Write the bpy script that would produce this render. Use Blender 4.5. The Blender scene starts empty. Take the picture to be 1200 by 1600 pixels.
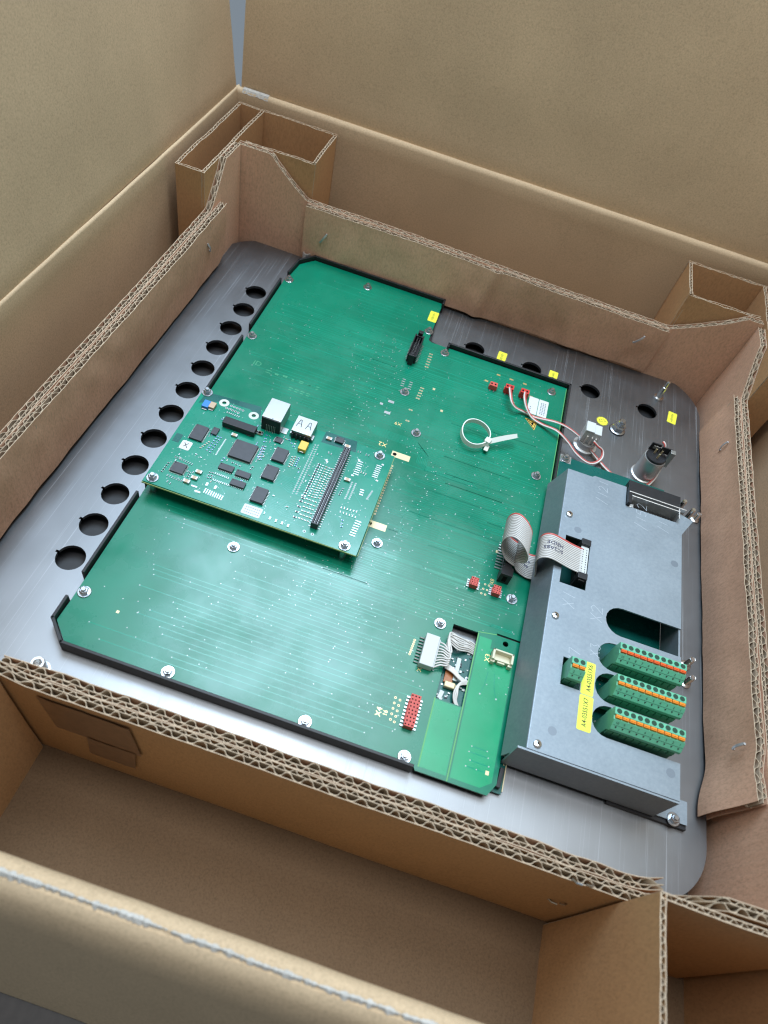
import bpy, bmesh, math, random
from mathutils import Vector, Matrix, noise
random.seed(7)
S = 0.001                      # the scene is written in millimetres
scene = bpy.context.scene
col = scene.collection

# ---------------------------------------------------------------- camera
CAM = (228.464, -233.723, 488.617)
RX = (0.94473744, 0.26983869, 0.18616728)      # image right
RY = (0.32731353, -0.74460228, -0.5817502)     # image down
RZ = (-0.01835813, 0.61053626, -0.7917755)     # view direction
FPX = 1072.569
cam = bpy.data.objects.new('camera', bpy.data.cameras.new('camera')); col.objects.link(cam)
cam.matrix_world = Matrix(((RX[0], -RY[0], -RZ[0], CAM[0]*S), (RX[1], -RY[1], -RZ[1], CAM[1]*S),
                           (RX[2], -RY[2], -RZ[2], CAM[2]*S), (0, 0, 0, 1)))
cd = cam.data
cd.sensor_fit = 'VERTICAL'; cd.sensor_height = 36; cd.sensor_width = 27
cd.lens = FPX/1600*36
cd.clip_start = 0.01; cd.clip_end = 60
cd.dof.use_dof = True; cd.dof.focus_distance = 0.60; cd.dof.aperture_fstop = 7.5
scene.camera = cam

# ---------------------------------------------------------------- light
world = bpy.data.worlds.new('World'); scene.world = world; world.use_nodes = True
bg = world.node_tree.nodes['Background']
bg.inputs[0].default_value = (0.72, 0.86, 1.0, 1); bg.inputs[1].default_value = 0.23
def area(name, loc, target, sx, sy, power, colr):
    l = bpy.data.lights.new(name, 'AREA'); l.shape = 'RECTANGLE'; l.size = sx; l.size_y = sy; l.energy = power; l.color = colr
    o = bpy.data.objects.new(name, l); col.objects.link(o); o.location = Vector(loc)
    o.rotation_euler = (Vector(target)-Vector(loc)).to_track_quat('-Z', 'Y').to_euler()
    return o
area('window_light', (-0.08, 0.86, 1.65), (-0.05, 0.6, 0), 0.8, 0.85, 18, (0.54, 0.74, 1.0))
area('wall_fill_light', (0.12, 1.0, 2.2), (0.15, 0.75, 0), 1.3, 1.2, 23, (0.80, 0.93, 1.0))  # added soft fill, no such lamp seen; lifts the cardboard walls
area('back_fill_light', (0.25, 0.04, 2.3), (0.25, 0.35, 0), 1.9, 0.5, 28, (0.92, 0.96, 1.0))  # added fill lamp, brightens the back wall and back flap
scene.view_settings.view_transform = 'Standard'; scene.view_settings.look = 'None'
scene.view_settings.exposure = 0.35; scene.view_settings.gamma = 1.0
scene.cycles.use_denoising = True
scene.cycles.max_bounces = 8; scene.cycles.caustics_reflective = False
scene.cycles.filter_width = 1.2

def at(u, v, z):
    """point of the plane at height z that the photograph shows at (u, v)"""
    a, b = (u-600)/FPX, (v-800)/FPX
    d = [RX[i]*a+RY[i]*b+RZ[i] for i in range(3)]
    t = (z-CAM[2])/d[2]
    return (CAM[0]+t*d[0], CAM[1]+t*d[1])

# ---------------------------------------------------------------- materials
def new_mat(name):
    m = bpy.data.materials.new(name); m.use_nodes = True
    return m, m.node_tree, m.node_tree.nodes['Principled BSDF']
def L(nt, a, b): nt.links.new(a, b)
def tex_pos(nt, scale=(1, 1, 1)):
    g = nt.nodes.new('ShaderNodeNewGeometry'); mp = nt.nodes.new('ShaderNodeMapping')
    mp.inputs['Scale'].default_value = scale; L(nt, g.outputs['Position'], mp.inputs['Vector']); return mp.outputs[0]
def noise_n(nt, vec, scale, detail=3, rough=.55):
    n = nt.nodes.new('ShaderNodeTexNoise'); n.inputs['Scale'].default_value = scale; n.inputs['Detail'].default_value = detail
    n.inputs['Roughness'].default_value = rough; L(nt, vec, n.inputs['Vector']); return n.outputs['Fac']
def ramp(nt, fac, stops):
    r = nt.nodes.new('ShaderNodeValToRGB'); e = r.color_ramp.elements
    while len(e) < len(stops): e.new(.5)
    for i, (p, c) in enumerate(stops): e[i].position = p; e[i].color = (*c, 1) if len(c) == 3 else c
    L(nt, fac, r.inputs[0]); return r.outputs[0]
def mix(nt, fac, a, b, mode='MIX'):
    m = nt.nodes.new('ShaderNodeMix'); m.data_type = 'RGBA'; m.blend_type = mode
    if isinstance(fac, float): m.inputs[0].default_value = fac
    else: L(nt, fac, m.inputs[0])
    for i, x in ((6, a), (7, b)):
        if isinstance(x, tuple): m.inputs[i].default_value = (*x, 1)
        else: L(nt, x, m.inputs[i])
    return m.outputs[2]
def bump(nt, b, h, strength, dist):
    n = nt.nodes.new('ShaderNodeBump'); n.inputs['Strength'].default_value = strength; n.inputs['Distance'].default_value = dist
    L(nt, h, n.inputs['Height']); L(nt, n.outputs[0], b.inputs['Normal']); return n
def mul(nt, a, k):
    n = nt.nodes.new('ShaderNodeMath'); n.operation = 'MULTIPLY'; L(nt, a, n.inputs[0]); n.inputs[1].default_value = k; return n.outputs[0]
def add(nt, a, b):
    n = nt.nodes.new('ShaderNodeMath'); n.operation = 'ADD'; L(nt, a, n.inputs[0]); L(nt, b, n.inputs[1]); return n.outputs[0]
def plain(name, c, rough=.5, metal=0.0, spec=.5, var=0.0, coat=0.0):
    m, nt, b = new_mat(name)
    b.inputs['Base Color'].default_value = (*c, 1); b.inputs['Roughness'].default_value = rough
    b.inputs['Metallic'].default_value = metal; b.inputs['Specular IOR Level'].default_value = spec
    b.inputs['Coat Weight'].default_value = coat
    if var:
        f = noise_n(nt, tex_pos(nt), 220, 4)
        lo = tuple(x*(1-var) for x in c); hi = tuple(min(1, x*(1+var)) for x in c)
        L(nt, ramp(nt, f, [(.3, lo), (.7, hi)]), b.inputs['Base Color'])
    return m
def kraft(name, c, wave=None, stain=.08, streak=(1, 1, 1), fibre=.16):
    m, nt, b = new_mat(name)
    pos = tex_pos(nt)
    f1 = noise_n(nt, pos, 9, 4)                                   # broad tone changes
    f2 = noise_n(nt, tex_pos(nt, streak), 620, 5, .72)             # fibres
    f3 = noise_n(nt, pos, 1500, 2)                                # specks
    lo = tuple(x*(1-stain) for x in c); hi = tuple(x*(1+stain) for x in c)
    base = ramp(nt, f1, [(.3, lo), (.72, hi)])
    fib = ramp(nt, f2, [(.28, (1-fibre*1.6,)*3), (.5, (1, 1, 1)), (.75, (1+fibre,)*3)])
    base = mix(nt, 1.0, base, fib, 'MULTIPLY')
    sp = ramp(nt, f3, [(.24, (.42, .34, .28)), (.30, (1, 1, 1)), (.76, (1, 1, 1)), (.82, (1.25, 1.22, 1.18))])
    base = mix(nt, .4, base, mix(nt, 1.0, base, sp, 'MULTIPLY'))
    L(nt, base, b.inputs['Base Color'])
    b.inputs['Roughness'].default_value = .78; b.inputs['Specular IOR Level'].default_value = .18
    h = mul(nt, f2, .5)
    if wave:
        w = nt.nodes.new('ShaderNodeTexWave'); w.wave_type = 'BANDS'; w.bands_direction = wave
        w.inputs['Scale'].default_value = 46; w.inputs['Distortion'].default_value = 1.2; w.inputs['Detail'].default_value = 2
        L(nt, pos, w.inputs['Vector']); h = add(nt, h, mul(nt, w.outputs['Fac'], .35))
    bump(nt, b, h, .35, .0006)
    return m
M = {}
M['kraft'] = kraft('box_kraft', (.56, .415, .262))
M['kraft_in_x'] = kraft('tray_kraft_x', (.70, .43, .29), 'X', streak=(1, 1, .45))
M['kraft_in_y'] = kraft('tray_kraft_y', (.70, .43, .29), 'Y', streak=(1, 1, .45))
M['kraft_shaded'] = kraft('shaded_kraft', (.49, .285, .14), None, streak=(1, 1, .4), fibre=.13)  # darker orange kraft, shade of posts and front face put into the colour
M['kraft_floor'] = kraft('floor_board_shaded', (.16, .10, .056))  # grey-brown board, darkened further to stand in for compartment shade
M['flute'] = kraft('flute_paper', (.46, .365, .26))
M['edge'] = kraft('cut_edge', (.50, .395, .285))
M['torn'] = kraft('torn_paper', (.50, .475, .43), stain=.2, fibre=.22)
M['tape'] = plain('brown_tape', (.25, .135, .07), .34, 0, .5, .15)
def pcb(name, c, rough=.24, smudge=True):
    m, nt, b = new_mat(name)
    pos = tex_pos(nt)
    f = noise_n(nt, pos, 30, 5)
    L(nt, ramp(nt, f, [(.3, tuple(x*.9 for x in c)), (.7, tuple(x*1.1 for x in c))]), b.inputs['Base Color'])
    f2 = noise_n(nt, pos, 22, 5, .6); r = nt.nodes.new('ShaderNodeMapRange'); r.inputs['From Min'].default_value = .3; r.inputs['From Max'].default_value = .7
    r.inputs['To Min'].default_value = rough-.08; r.inputs['To Max'].default_value = rough+.13
    L(nt, f2, r.inputs[0]); L(nt, r.outputs[0], b.inputs['Roughness'])
    b.inputs['Specular IOR Level'].default_value = .48
    bump(nt, b, noise_n(nt, pos, 700, 2), .04, .0004)
    return m
M['pcb'] = pcb('solder_mask', (.0008, .168, .094))
M['pcb_dark'] = pcb('solder_mask_bare', (.001, .095, .08), .26)
M['trace'] = pcb('solder_mask_trace', (.010, .262, .165), .13)
M['pour'] = pcb('solder_mask_copper', (.001, .178, .10), .24)
M['pcb_light'] = pcb('solder_mask_translucent', (.004, .30, .13), .24)  # lighter green, light through the translucent strip put into the colour
M['pcb_d'] = pcb('solder_mask_small_board', (.001, .215, .135), .24)
M['trace_d'] = pcb('trace_small_board', (.02, .30, .22), .18)
M['pcb_edge'] = plain('board_edge', (.30, .38, .12), .5)
M['vscore'] = plain('score_line', (.10, .36, .10), .5)
M['tin'] = plain('tin', (.42, .43, .42), .36, .85)
M['tin_dull'] = plain('tin_dull', (.36, .40, .38), .42, .6)
M['gold'] = plain('gold_pad', (.80, .60, .26), .34, .75)
M['gold_pale'] = plain('gold_pale', (.60, .50, .30), .42, .4)
M['hole'] = plain('dark_hole', (.006, .006, .006), .8, 0, .1)
M['black'] = plain('black_plastic', (.016, .016, .018), .42, 0, .4, .15)
M['black_rim'] = plain('black_rim', (.013, .013, .014), .46, 0, .4, .2)
M['chip'] = plain('chip_epoxy', (.045, .048, .055), .48, 0, .45, .12)
M['nut'] = plain('zinc_nut', (.52, .55, .58), .27, 1.0)
M['steel'] = plain('bright_steel', (.74, .74, .73), .22, 1.0)
M['staple'] = plain('staple_wire', (.50, .50, .50), .42, .35)
M['brass_cyl'] = plain('nickel', (.66, .66, .65), .36, .85)
M['red'] = plain('red_plastic', (.55, .035, .03), .45, 0, .4, .1)
M['red_soft'] = plain('red_connector', (.56, .085, .065), .5, 0, .4, .1)
M['wire_red'] = plain('red_wire', (.52, .10, .085), .42)
M['wire_white'] = plain('white_wire', (.66, .64, .60), .4)
M['ribbon'] = plain('grey_ribbon', (.56, .55, .52), .48, 0, .35, .06)
M['ribbon_gap'] = plain('ribbon_groove', (.32, .31, .29), .7)
M['ink'] = plain('blue_ink', (.03, .035, .09), .6)
M['white_plastic'] = plain('white_plastic', (.56, .59, .58), .40, 0, .45)
M['cream'] = plain('cream_plastic', (.66, .63, .46), .42, 0, .45)
M['nylon'] = plain('nylon', (.70, .74, .68), .38, 0, .5)
M['nylon'].node_tree.nodes['Principled BSDF'].inputs['Subsurface Weight'].default_value = .0
M['yellow'] = plain('yellow_label', (.80, .78, .06), .5, 0, .3, .05)
M['yellow_lime'] = plain('lime_label', (.78, .86, .10), .5, 0, .3, .04)
M['label_white'] = plain('white_label', (.60, .63, .62), .5)
M['text'] = plain('black_print', (.02, .02, .02), .6)
M['silk'] = plain('white_print', (.55, .57, .53), .6)
M['faint'] = pcb('faint_print', (.05, .30, .155), .34)
M['term'] = plain('terminal_green', (.13, .46, .29), .46, 0, .4, .06)
M['term_dark'] = plain('terminal_recess', (.003, .045, .022), .6)
M['orange'] = plain('orange_lever', (.85, .27, .02), .45, 0, .4)
M['orange_red'] = plain('orange_red_lever', (.80, .12, .02), .45, 0, .4)
M['tantalum'] = plain('yellow_capacitor', (.72, .48, .07), .45)
M['blue'] = plain('blue_capacitor', (.03, .20, .55), .4)
M['tan'] = plain('ceramic_tan', (.50, .36, .24), .4)
M['brown'] = plain('polyimide', (.36, .12, .03), .35)
M['scribe'] = plain('scribe_marks', (.46, .51, .56), .6)
M['stain'] = plain('spot_weld', (.20, .235, .27), .5, .6)
def plate_metal():
    m, nt, b = new_mat('brushed_steel')
    b.inputs['Metallic'].default_value = 1.0
    f = noise_n(nt, tex_pos(nt, (60, 1.6, 1)), 14, 4)               # brushing along the plate
    big = noise_n(nt, tex_pos(nt), 7, 4)
    s1 = noise_n(nt, tex_pos(nt, (150, .35, 1)), 9, 2, .5)           # long scratches
    mp = tex_pos(nt, (120, .5, 1)); nt.nodes[-1].inputs['Rotation'].default_value = (0, 0, .22)
    s2 = noise_n(nt, mp, 10, 2, .5)
    c = ramp(nt, big, [(.3, (.20, .206, .212)), (.7, (.27, .278, .287))])
    k1 = ramp(nt, s1, [(.66, (0, 0, 0)), (.70, (1, 1, 1))]); k2 = ramp(nt, s2, [(.66, (0, 0, 0)), (.70, (1, 1, 1))])
    k = mix(nt, 1.0, k1, k2, 'ADD')
    c = mix(nt, mul(nt, k, .22), c, (.62, .64, .66)); L(nt, c, b.inputs['Base Color'])
    r = nt.nodes.new('ShaderNodeMapRange'); r.inputs['To Min'].default_value = .31; r.inputs['To Max'].default_value = .47
    sm_ = noise_n(nt, tex_pos(nt), 24, 5, .65); L(nt, add(nt, mul(nt, f, .25), mul(nt, sm_, .75)), r.inputs[0])
    L(nt, add(nt, r.outputs[0], mul(nt, k, .18)), b.inputs['Roughness'])
    bump(nt, b, f, .02, .0004)
    return m
M['plate'] = plate_metal()
def zinc():
    m, nt, b = new_mat('galvanised_sheet')
    b.inputs['Metallic'].default_value = .58
    f = noise_n(nt, tex_pos(nt), 330, 5, .7); g = noise_n(nt, tex_pos(nt), 14, 5, .65)
    c = mix(nt, .5, ramp(nt, f, [(.32, (.225, .27, .31)), (.68, (.315, .365, .405))]), ramp(nt, g, [(.35, (.225, .27, .305)), (.68, (.315, .365, .40))]))
    L(nt, c, b.inputs['Base Color'])
    r = nt.nodes.new('ShaderNodeMapRange'); r.inputs['To Min'].default_value = .36; r.inputs['To Max'].default_value = .60
    L(nt, g, r.inputs[0]); L(nt, r.outputs[0], b.inputs['Roughness']); bump(nt, b, noise_n(nt, tex_pos(nt), 500, 2), .05, .0004)
    return m
M['zinc'] = zinc()
M['added_table'] = plain('added_table_dark', (.045, .038, .034), .55, 0, .4, .15)  # tone kept dark to stand in for shade below the front flap

# ---------------------------------------------------------------- mesh helpers
ORG = {}
class MB:
    def __init__(self): self.v = []; self.f = []; self.mi = []; self.cur = 0
    def mat(self, i): self.cur = i; return self
    def face(self, idx): self.f.append(idx); self.mi.append(self.cur)
    def quadpts(self, *pts):
        n = len(self.v); self.v += [tuple(p) for p in pts]; self.face(tuple(range(n, n+len(pts)))); return self
    def box(self, x0, x1, y0, y1, z0, z1):
        n = len(self.v)
        self.v += [(x0, y0, z0), (x1, y0, z0), (x1, y1, z0), (x0, y1, z0), (x0, y0, z1), (x1, y0, z1), (x1, y1, z1), (x0, y1, z1)]
        for q in ((3, 2, 1, 0), (4, 5, 6, 7), (0, 1, 5, 4), (1, 2, 6, 5), (2, 3, 7, 6), (3, 0, 4, 7)): self.face(tuple(n+i for i in q))
        return self
    def cbox(self, cx, cy, lx, ly, z0, z1): return self.box(cx-lx/2, cx+lx/2, cy-ly/2, cy+ly/2, z0, z1)
    def rbox(self, c, lx, ly, lz, rz=0, tilt=None):
        R = Matrix.Rotation(rz, 3, 'Z')
        if tilt is not None: R = R @ tilt
        n = len(self.v)
        for dz in (-1, 1):
            for dx, dy in ((-1, -1), (1, -1), (1, 1), (-1, 1)):
                p = R @ Vector((dx*lx/2, dy*ly/2, dz*lz/2)); self.v.append((c[0]+p.x, c[1]+p.y, c[2]+p.z))
        for q in ((3, 2, 1, 0), (4, 5, 6, 7), (0, 1, 5, 4), (1, 2, 6, 5), (2, 3, 7, 6), (3, 0, 4, 7)): self.face(tuple(n+i for i in q))
        return self
    def prism(self, poly, z0, z1):
        n = len(self.v); k = len(poly)
        self.v += [(p[0], p[1], z0) for p in poly]+[(p[0], p[1], z1) for p in poly]
        self.face(tuple(n+i for i in reversed(range(k)))); self.face(tuple(n+k+i for i in range(k)))
        for i in range(k): j = (i+1) % k; self.face((n+i, n+j, n+k+j, n+k+i))
        return self
    def prof_x(self, prof, x0, x1):              # closed (y,z) outline pushed along x
        n = len(self.v); k = len(prof)
        self.v += [(x0, p[0], p[1]) for p in prof]+[(x1, p[0], p[1]) for p in prof]
        self.face(tuple(n+i for i in range(k))); self.face(tuple(n+k+i for i in reversed(range(k))))
        for i in range(k): j = (i+1) % k; self.face((n+i, n+k+i, n+k+j, n+j))
        return self
    def lathe(self, cx, cy, prof, n=20, axis=None, rot=0):   # prof: (r, z) upwards
        a = len(self.v)
        for r, z in prof:
            for i in range(n):
                t = 2*math.pi*i/n+rot; self.v.append((cx+r*math.cos(t), cy+r*math.sin(t), z))
        for j in range(len(prof)-1):
            for i in range(n):
                k = (i+1) % n; self.face((a+j*n+i, a+j*n+k, a+(j+1)*n+k, a+(j+1)*n+i))
        if prof[-1][0] > 1e-6: self.face(tuple(a+(len(prof)-1)*n+i for i in range(n)))
        if prof[0][0] > 1e-6: self.face(tuple(a+i for i in reversed(range(n))))
        return self
    def cyl(self, cx, cy, z0, z1, r, n=16): return self.lathe(cx, cy, [(r, z0), (r, z1)], n)
    def disc(self, cx, cy, z, r, n=8):
        a = len(self.v); self.v += [(cx+r*math.cos(2*math.pi*i/n), cy+r*math.sin(2*math.pi*i/n), z) for i in range(n)]
        self.face(tuple(range(a, a+n))); return self
    def ring(self, cx, cy, z, ro, ri, n=16):
        a = len(self.v)
        for r in (ri, ro): self.v += [(cx+r*math.cos(2*math.pi*i/n), cy+r*math.sin(2*math.pi*i/n), z) for i in range(n)]
        for i in range(n): k = (i+1) % n; self.face((a+i, a+n+i, a+n+k, a+k))
        return self
    def flat(self, pts, w, z):                    # flat line on a board
        for (x0, y0), (x1, y1) in zip(pts[:-1], pts[1:]):
            d = Vector((x1-x0, y1-y0)); l = d.length
            if l < 1e-6: continue
            d /= l; nx, ny = -d.y*w/2, d.x*w/2; e = d*w*.35
            self.quadpts((x0+nx-e.x, y0+ny-e.y, z), (x0-nx-e.x, y0-ny-e.y, z), (x1-nx+e.x, y1-ny+e.y, z), (x1+nx+e.x, y1+ny+e.y, z))
        return self
    def tube(self, pts, r, n=8):
        P = [Vector(p) for p in pts]; a0 = len(self.v)
        up = Vector((0.13, 0.31, 1)).normalized()
        for i, p in enumerate(P):
            t = (P[min(i+1, len(P)-1)]-P[max(i-1, 0)]).normalized()
            s = t.cross(up)
            if s.length < 1e-4: s = t.cross(Vector((1, 0, 0)))
            s.normalize(); u = s.cross(t)
            rr = r[i] if isinstance(r, (list, tuple)) else r
            for k in range(n):
                an = 2*math.pi*k/n; q = p+(s*math.cos(an)+u*math.sin(an))*rr; self.v.append(tuple(q))
        for i in range(len(P)-1):
            for k in range(n):
                j = (k+1) % n; self.face((a0+i*n+k, a0+i*n+j, a0+(i+1)*n+j, a0+(i+1)*n+k))
        self.face(tuple(a0+k for k in range(n))); self.face(tuple(a0+(len(P)-1)*n+k for k in reversed(range(n))))
        return self
    def grid(self, rows):                          # rows of points
        a = len(self.v); m = len(rows[0])
        for r in rows: self.v += [tuple(p) for p in r]
        for i in range(len(rows)-1):
            for j in range(m-1): self.face((a+i*m+j, a+i*m+j+1, a+(i+1)*m+j+1, a+(i+1)*m+j))
        return self
    def add(self, verts, faces):
        a = len(self.v); self.v += [tuple(p) for p in verts]
        for f in faces: self.face(tuple(a+i for i in f))
        return self
    def mesh(self, name, mats, org=(0, 0, 0), smooth=False, fix=True):
        me = bpy.data.meshes.new(name)
        me.from_pydata([((x-org[0])*S, (y-org[1])*S, (z-org[2])*S) for x, y, z in self.v], [], self.f)
        for m in (mats if isinstance(mats, (list, tuple)) else [mats]): me.materials.append(m)
        me.polygons.foreach_set('material_index', self.mi)
        if fix:
            bm = bmesh.new(); bm.from_mesh(me); bmesh.ops.recalc_face_normals(bm, faces=bm.faces); bm.to_mesh(me); bm.free()
        if smooth:
            for p in me.polygons: p.use_smooth = True
            if smooth is not True: me.set_sharp_from_angle(angle=math.radians(smooth))
        me.update(); return me
    def build(self, name, mats, parent=None, smooth=False, bevel=0, label=None, kind=None, fix=True):
        xs, ys, zs = zip(*self.v); org = ((min(xs)+max(xs))/2, (min(ys)+max(ys))/2, min(zs))
        o = bpy.data.objects.new(name, self.mesh(name, mats, org, smooth, fix))
        return place(o, org, parent, bevel, label, kind)
def place(o, org, parent=None, bevel=0, label=None, kind=None, rz=0):
    col.objects.link(o); p = (0, 0, 0)
    if parent is not None: o.parent = parent; p = ORG[parent.name]
    o.location = ((org[0]-p[0])*S, (org[1]-p[1])*S, (org[2]-p[2])*S); o.rotation_euler[2] = rz
    ORG[o.name] = org
    if bevel:
        b = o.modifiers.new('bevel', 'BEVEL'); b.width = bevel*S; b.segments = 2; b.limit_method = 'ANGLE'; b.angle_limit = .6
    if label: o['label'] = label
    if kind: o['kind'] = kind
    return o
def thing(name, org, label, cat, group=None):
    o = bpy.data.objects.new(name, None); col.objects.link(o); o.location = [c*S for c in org]; o.empty_display_size = .01
    ORG[o.name] = org; o['label'] = label; o['category'] = cat
    if group: o['group'] = group
    return o
def tag(o, label, cat, group=None):
    o['label'] = label; o['category'] = cat
    if group: o['group'] = group
    return o
def holed(outer, holes, z0, z1, bev=0):
    """flat sheet with openings: filled 2D curve -> verts, faces"""
    cu = bpy.data.curves.new('tmp', 'CURVE'); cu.dimensions = '2D'; cu.fill_mode = 'BOTH'
    cu.extrude = (z1-z0)/2
    for poly in [outer]+holes:
        s = cu.splines.new('POLY'); s.points.add(len(poly)-1)
        for p, q in zip(s.points, poly): p.co = (q[0], q[1], 0, 1)
        s.use_cyclic_u = True
    ob = bpy.data.objects.new('tmp', cu); col.objects.link(ob); bpy.context.view_layer.update()
    me = ob.evaluated_get(bpy.context.evaluated_depsgraph_get()).to_mesh()
    zc = (z0+z1)/2
    V = [(v.co.x, v.co.y, v.co.z+zc) for v in me.vertices]; F = [tuple(p.vertices) for p in me.polygons]
    ob.evaluated_get(bpy.context.evaluated_depsgraph_get()).to_mesh_clear()
    bpy.data.objects.remove(ob); bpy.data.curves.remove(cu)
    return V, F
TXT = {}
def text2d(s, size, align='CENTER', bold=0.0):
    key = (s, size, align, bold)
    if key not in TXT:
        cu = bpy.data.curves.new('tmp', 'FONT'); cu.body = s; cu.size = size; cu.align_x = align; cu.align_y = 'CENTER'; cu.resolution_u = 2; cu.offset = bold
        ob = bpy.data.objects.new('tmp', cu); col.objects.link(ob); bpy.context.view_layer.update()
        me = ob.evaluated_get(bpy.context.evaluated_depsgraph_get()).to_mesh()
        TXT[key] = ([(v.co.x, v.co.y) for v in me.vertices], [tuple(p.vertices) for p in me.polygons])
        ob.evaluated_get(bpy.context.evaluated_depsgraph_get()).to_mesh_clear()
        bpy.data.objects.remove(ob); bpy.data.curves.remove(cu)
    return TXT[key]
def put_text(mb, s, size, cx, cy, z, rz=0, squeeze=1.0, bold=0.0):
    V, F = text2d(s, size, 'CENTER', bold); c, q = math.cos(rz), math.sin(rz)
    mb.add([(cx+x*squeeze*c-y*q, cy+x*squeeze*q+y*c, z) for x, y in V], F)
def circle(cx, cy, r, n=40, a0=0): return [(cx+r*math.cos(a0+2*math.pi*i/n), cy+r*math.sin(a0+2*math.pi*i/n)) for i in range(n)]
def rounded(x0, x1, y0, y1, r, n=10):
    rs = r if isinstance(r, (list, tuple)) else (r,)*4; out = []
    for (cx, cy, a), q in zip(((x1, y1, 0), (x0, y1, 90), (x0, y0, 180), (x1, y0, 270)), rs):
        sx = -1 if cx == x1 else 1; sy = -1 if cy == y1 else 1
        for i in range(n+1):
            t = math.radians(a+90*i/n); out.append((cx+sx*q+q*math.cos(t), cy+sy*q+q*math.sin(t)))
    return out
def nz(*a): return noise.noise(Vector((tuple(a)+(0.37, 0.71))[:3]))
def smooth_path(pts, n=8):
    """Catmull-Rom through the points"""
    P = [Vector(p) for p in pts]; P = [P[0]*2-P[1]]+P+[P[-1]*2-P[-2]]; out = []
    for i in range(1, len(P)-2):
        a, b, c, d = P[i-1:i+3]
        for k in range(n):
            t = k/n; out.append(.5*((2*b)+(c-a)*t+(2*a-5*b+4*c-d)*t*t+(3*b-a-3*c+d)*t**3))
    out.append(P[-2]); return out

# ================================================================ floor and carton
fl = MB().box(-420, 900, -900, 640, -95, -69).build('added_table', M['added_table']); fl['kind'] = 'structure'  # invented dark support, added to keep the area below the front flap dark
X0, X1, Y0, Y1, ZF = -109, 577, -203, 576, -60
carton = thing('cardboard_box', (234, 184, -67), 'large open cardboard box with its flaps standing, holding the electronic panel', 'box')
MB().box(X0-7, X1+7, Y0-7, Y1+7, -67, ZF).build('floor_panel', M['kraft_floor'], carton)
def sweep(axis, s0, s1, prof, step, amp, seed, sharpcap=True):
    """closed (n,z) outline swept along x or y, with gentle unevenness"""
    mb = MB(); k = max(2, int(abs(s1-s0)/step)); rows = []
    for i in range(k+1):
        s = s0+(s1-s0)*i/k; row = []
        for j, (n, z) in enumerate(prof):
            d = amp*1.6*nz(s*.006, z*.006, seed)+amp*.5*nz(s*.06, z*.06, seed+5)
            dz = amp*.4*nz(s*.03, j*.3, seed+9) if z > ZF+5 else 0
            row.append((s, n+d, z+dz) if axis == 'x' else (n+d, s, z+dz))
        rows.append(row+[row[0]])
    mb.grid(rows)
    for r, rev in ((rows[0], 1), (rows[-1], 0)):
        pts = r[:-1]; mb.quadpts(*(reversed(pts) if rev else pts))
    return mb
def densify(p, step):
    out = []
    for a, b in zip(p, p[1:]+p[:1]):
        k = max(1, int(math.hypot(b[0]-a[0], b[1]-a[1])/step))
        out += [(a[0]+(b[0]-a[0])*i/k, a[1]+(b[1]-a[1])*i/k) for i in range(k)]
    return out
# back: wall with a rounded lip, crease, flap standing up
lipB = [(Y1, ZF), (Y1, 106.5), (Y1+.8, 109), (Y1+2.4, 110.8), (Y1+4.8, 111.6), (Y1+6.6, 111.0), (Y1+7.6, 108), (Y1+7.6, 95), (Y1+7, 80), (Y1+7, ZF)]
wb = sweep('x', X0-6, X1+6, densify(lipB, 14), 9, .55, 3.1).build('wall', M['kraft'], carton, smooth=50)
fb = sweep('x', -107, X1, densify([(Y1+8.0, 98), (Y1+6.8, 112.2), (Y1+14, 200), (Y1+32, 380), (Y1+46, 500), (Y1+53, 500), (Y1+39, 380), (Y1+23, 200), (Y1+17, 116), (Y1+17, 96)], 16), 12, .7, 8.2)
fb.build('flap', M['kraft'], carton, smooth=50)
lipL = [(X0, ZF), (X0, 109.6), (X0-.4, 111.0), (X0-1.4, 111.7), (X0-2.8, 111.4), (X0-3.6, 108), (X0-6, 100), (X0-7, ZF)]
wl = sweep('y', Y0-6, Y1+9, densify(lipL, 14), 9, .55, 5.5).build('wall', M['kraft'], carton, smooth=50)
sweep('y', Y0, Y1+2.5, densify([(X0-4.2, 104), (X0-2.8, 112.6), (X0-12, 195), (X0-33, 350), (X0-51, 480), (X0-58, 480), (X0-40, 350), (X0-19, 195), (X0-10, 115), (X0-11, 96)], 16), 12, .7, 4.4).build('flap', M['kraft'], carton, smooth=50)
lipR = [(-2*0+X1+(X0-n), z) for n, z in lipL]
sweep('y', Y0-6, Y1+9, densify(lipR, 14), 9, .55, 6.5).build('wall', M['kraft'], carton, smooth=50)
sweep('y', Y0, Y1, densify([(X1+4.2, 104), (X1+2.8, 112.6), (X1+7, 195), (X1+23, 490), (X1+30, 490), (X1+14, 195), (X1+10, 115), (X1+11, 96)], 16), 12, .7, 2.4).build('flap', M['kraft'], carton, smooth=50)
lipF = [(Y0, ZF), (Y0, 100), (Y0-1, 106), (Y0-3.5, 110), (Y0-7, 111.5), (Y0-11, 110.5), (Y0-12, 100), (Y0-7, 88), (Y0-7, ZF)]
wf = sweep('x', X0-6, X1+6, densify(lipF, 14), 9, .6, 7.7).build('wall', M['kraft'], carton, smooth=50)
sweep('x', X0, X1, densify([(Y0-10.5, 111), (Y0-13.5, 109.5), (Y0-17, 105), (Y0-21.5, 96), (Y0-42, 0), (Y0-57, -66), (Y0-51, -66), (Y0-36, -2), (Y0-16, 94), (Y0-14.5, 100), (Y0-12.5, 103), (Y0-11.5, 105)][::-1], 16), 12, .7, 9.9).build('flap', M['kraft'], carton, smooth=50)
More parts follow.
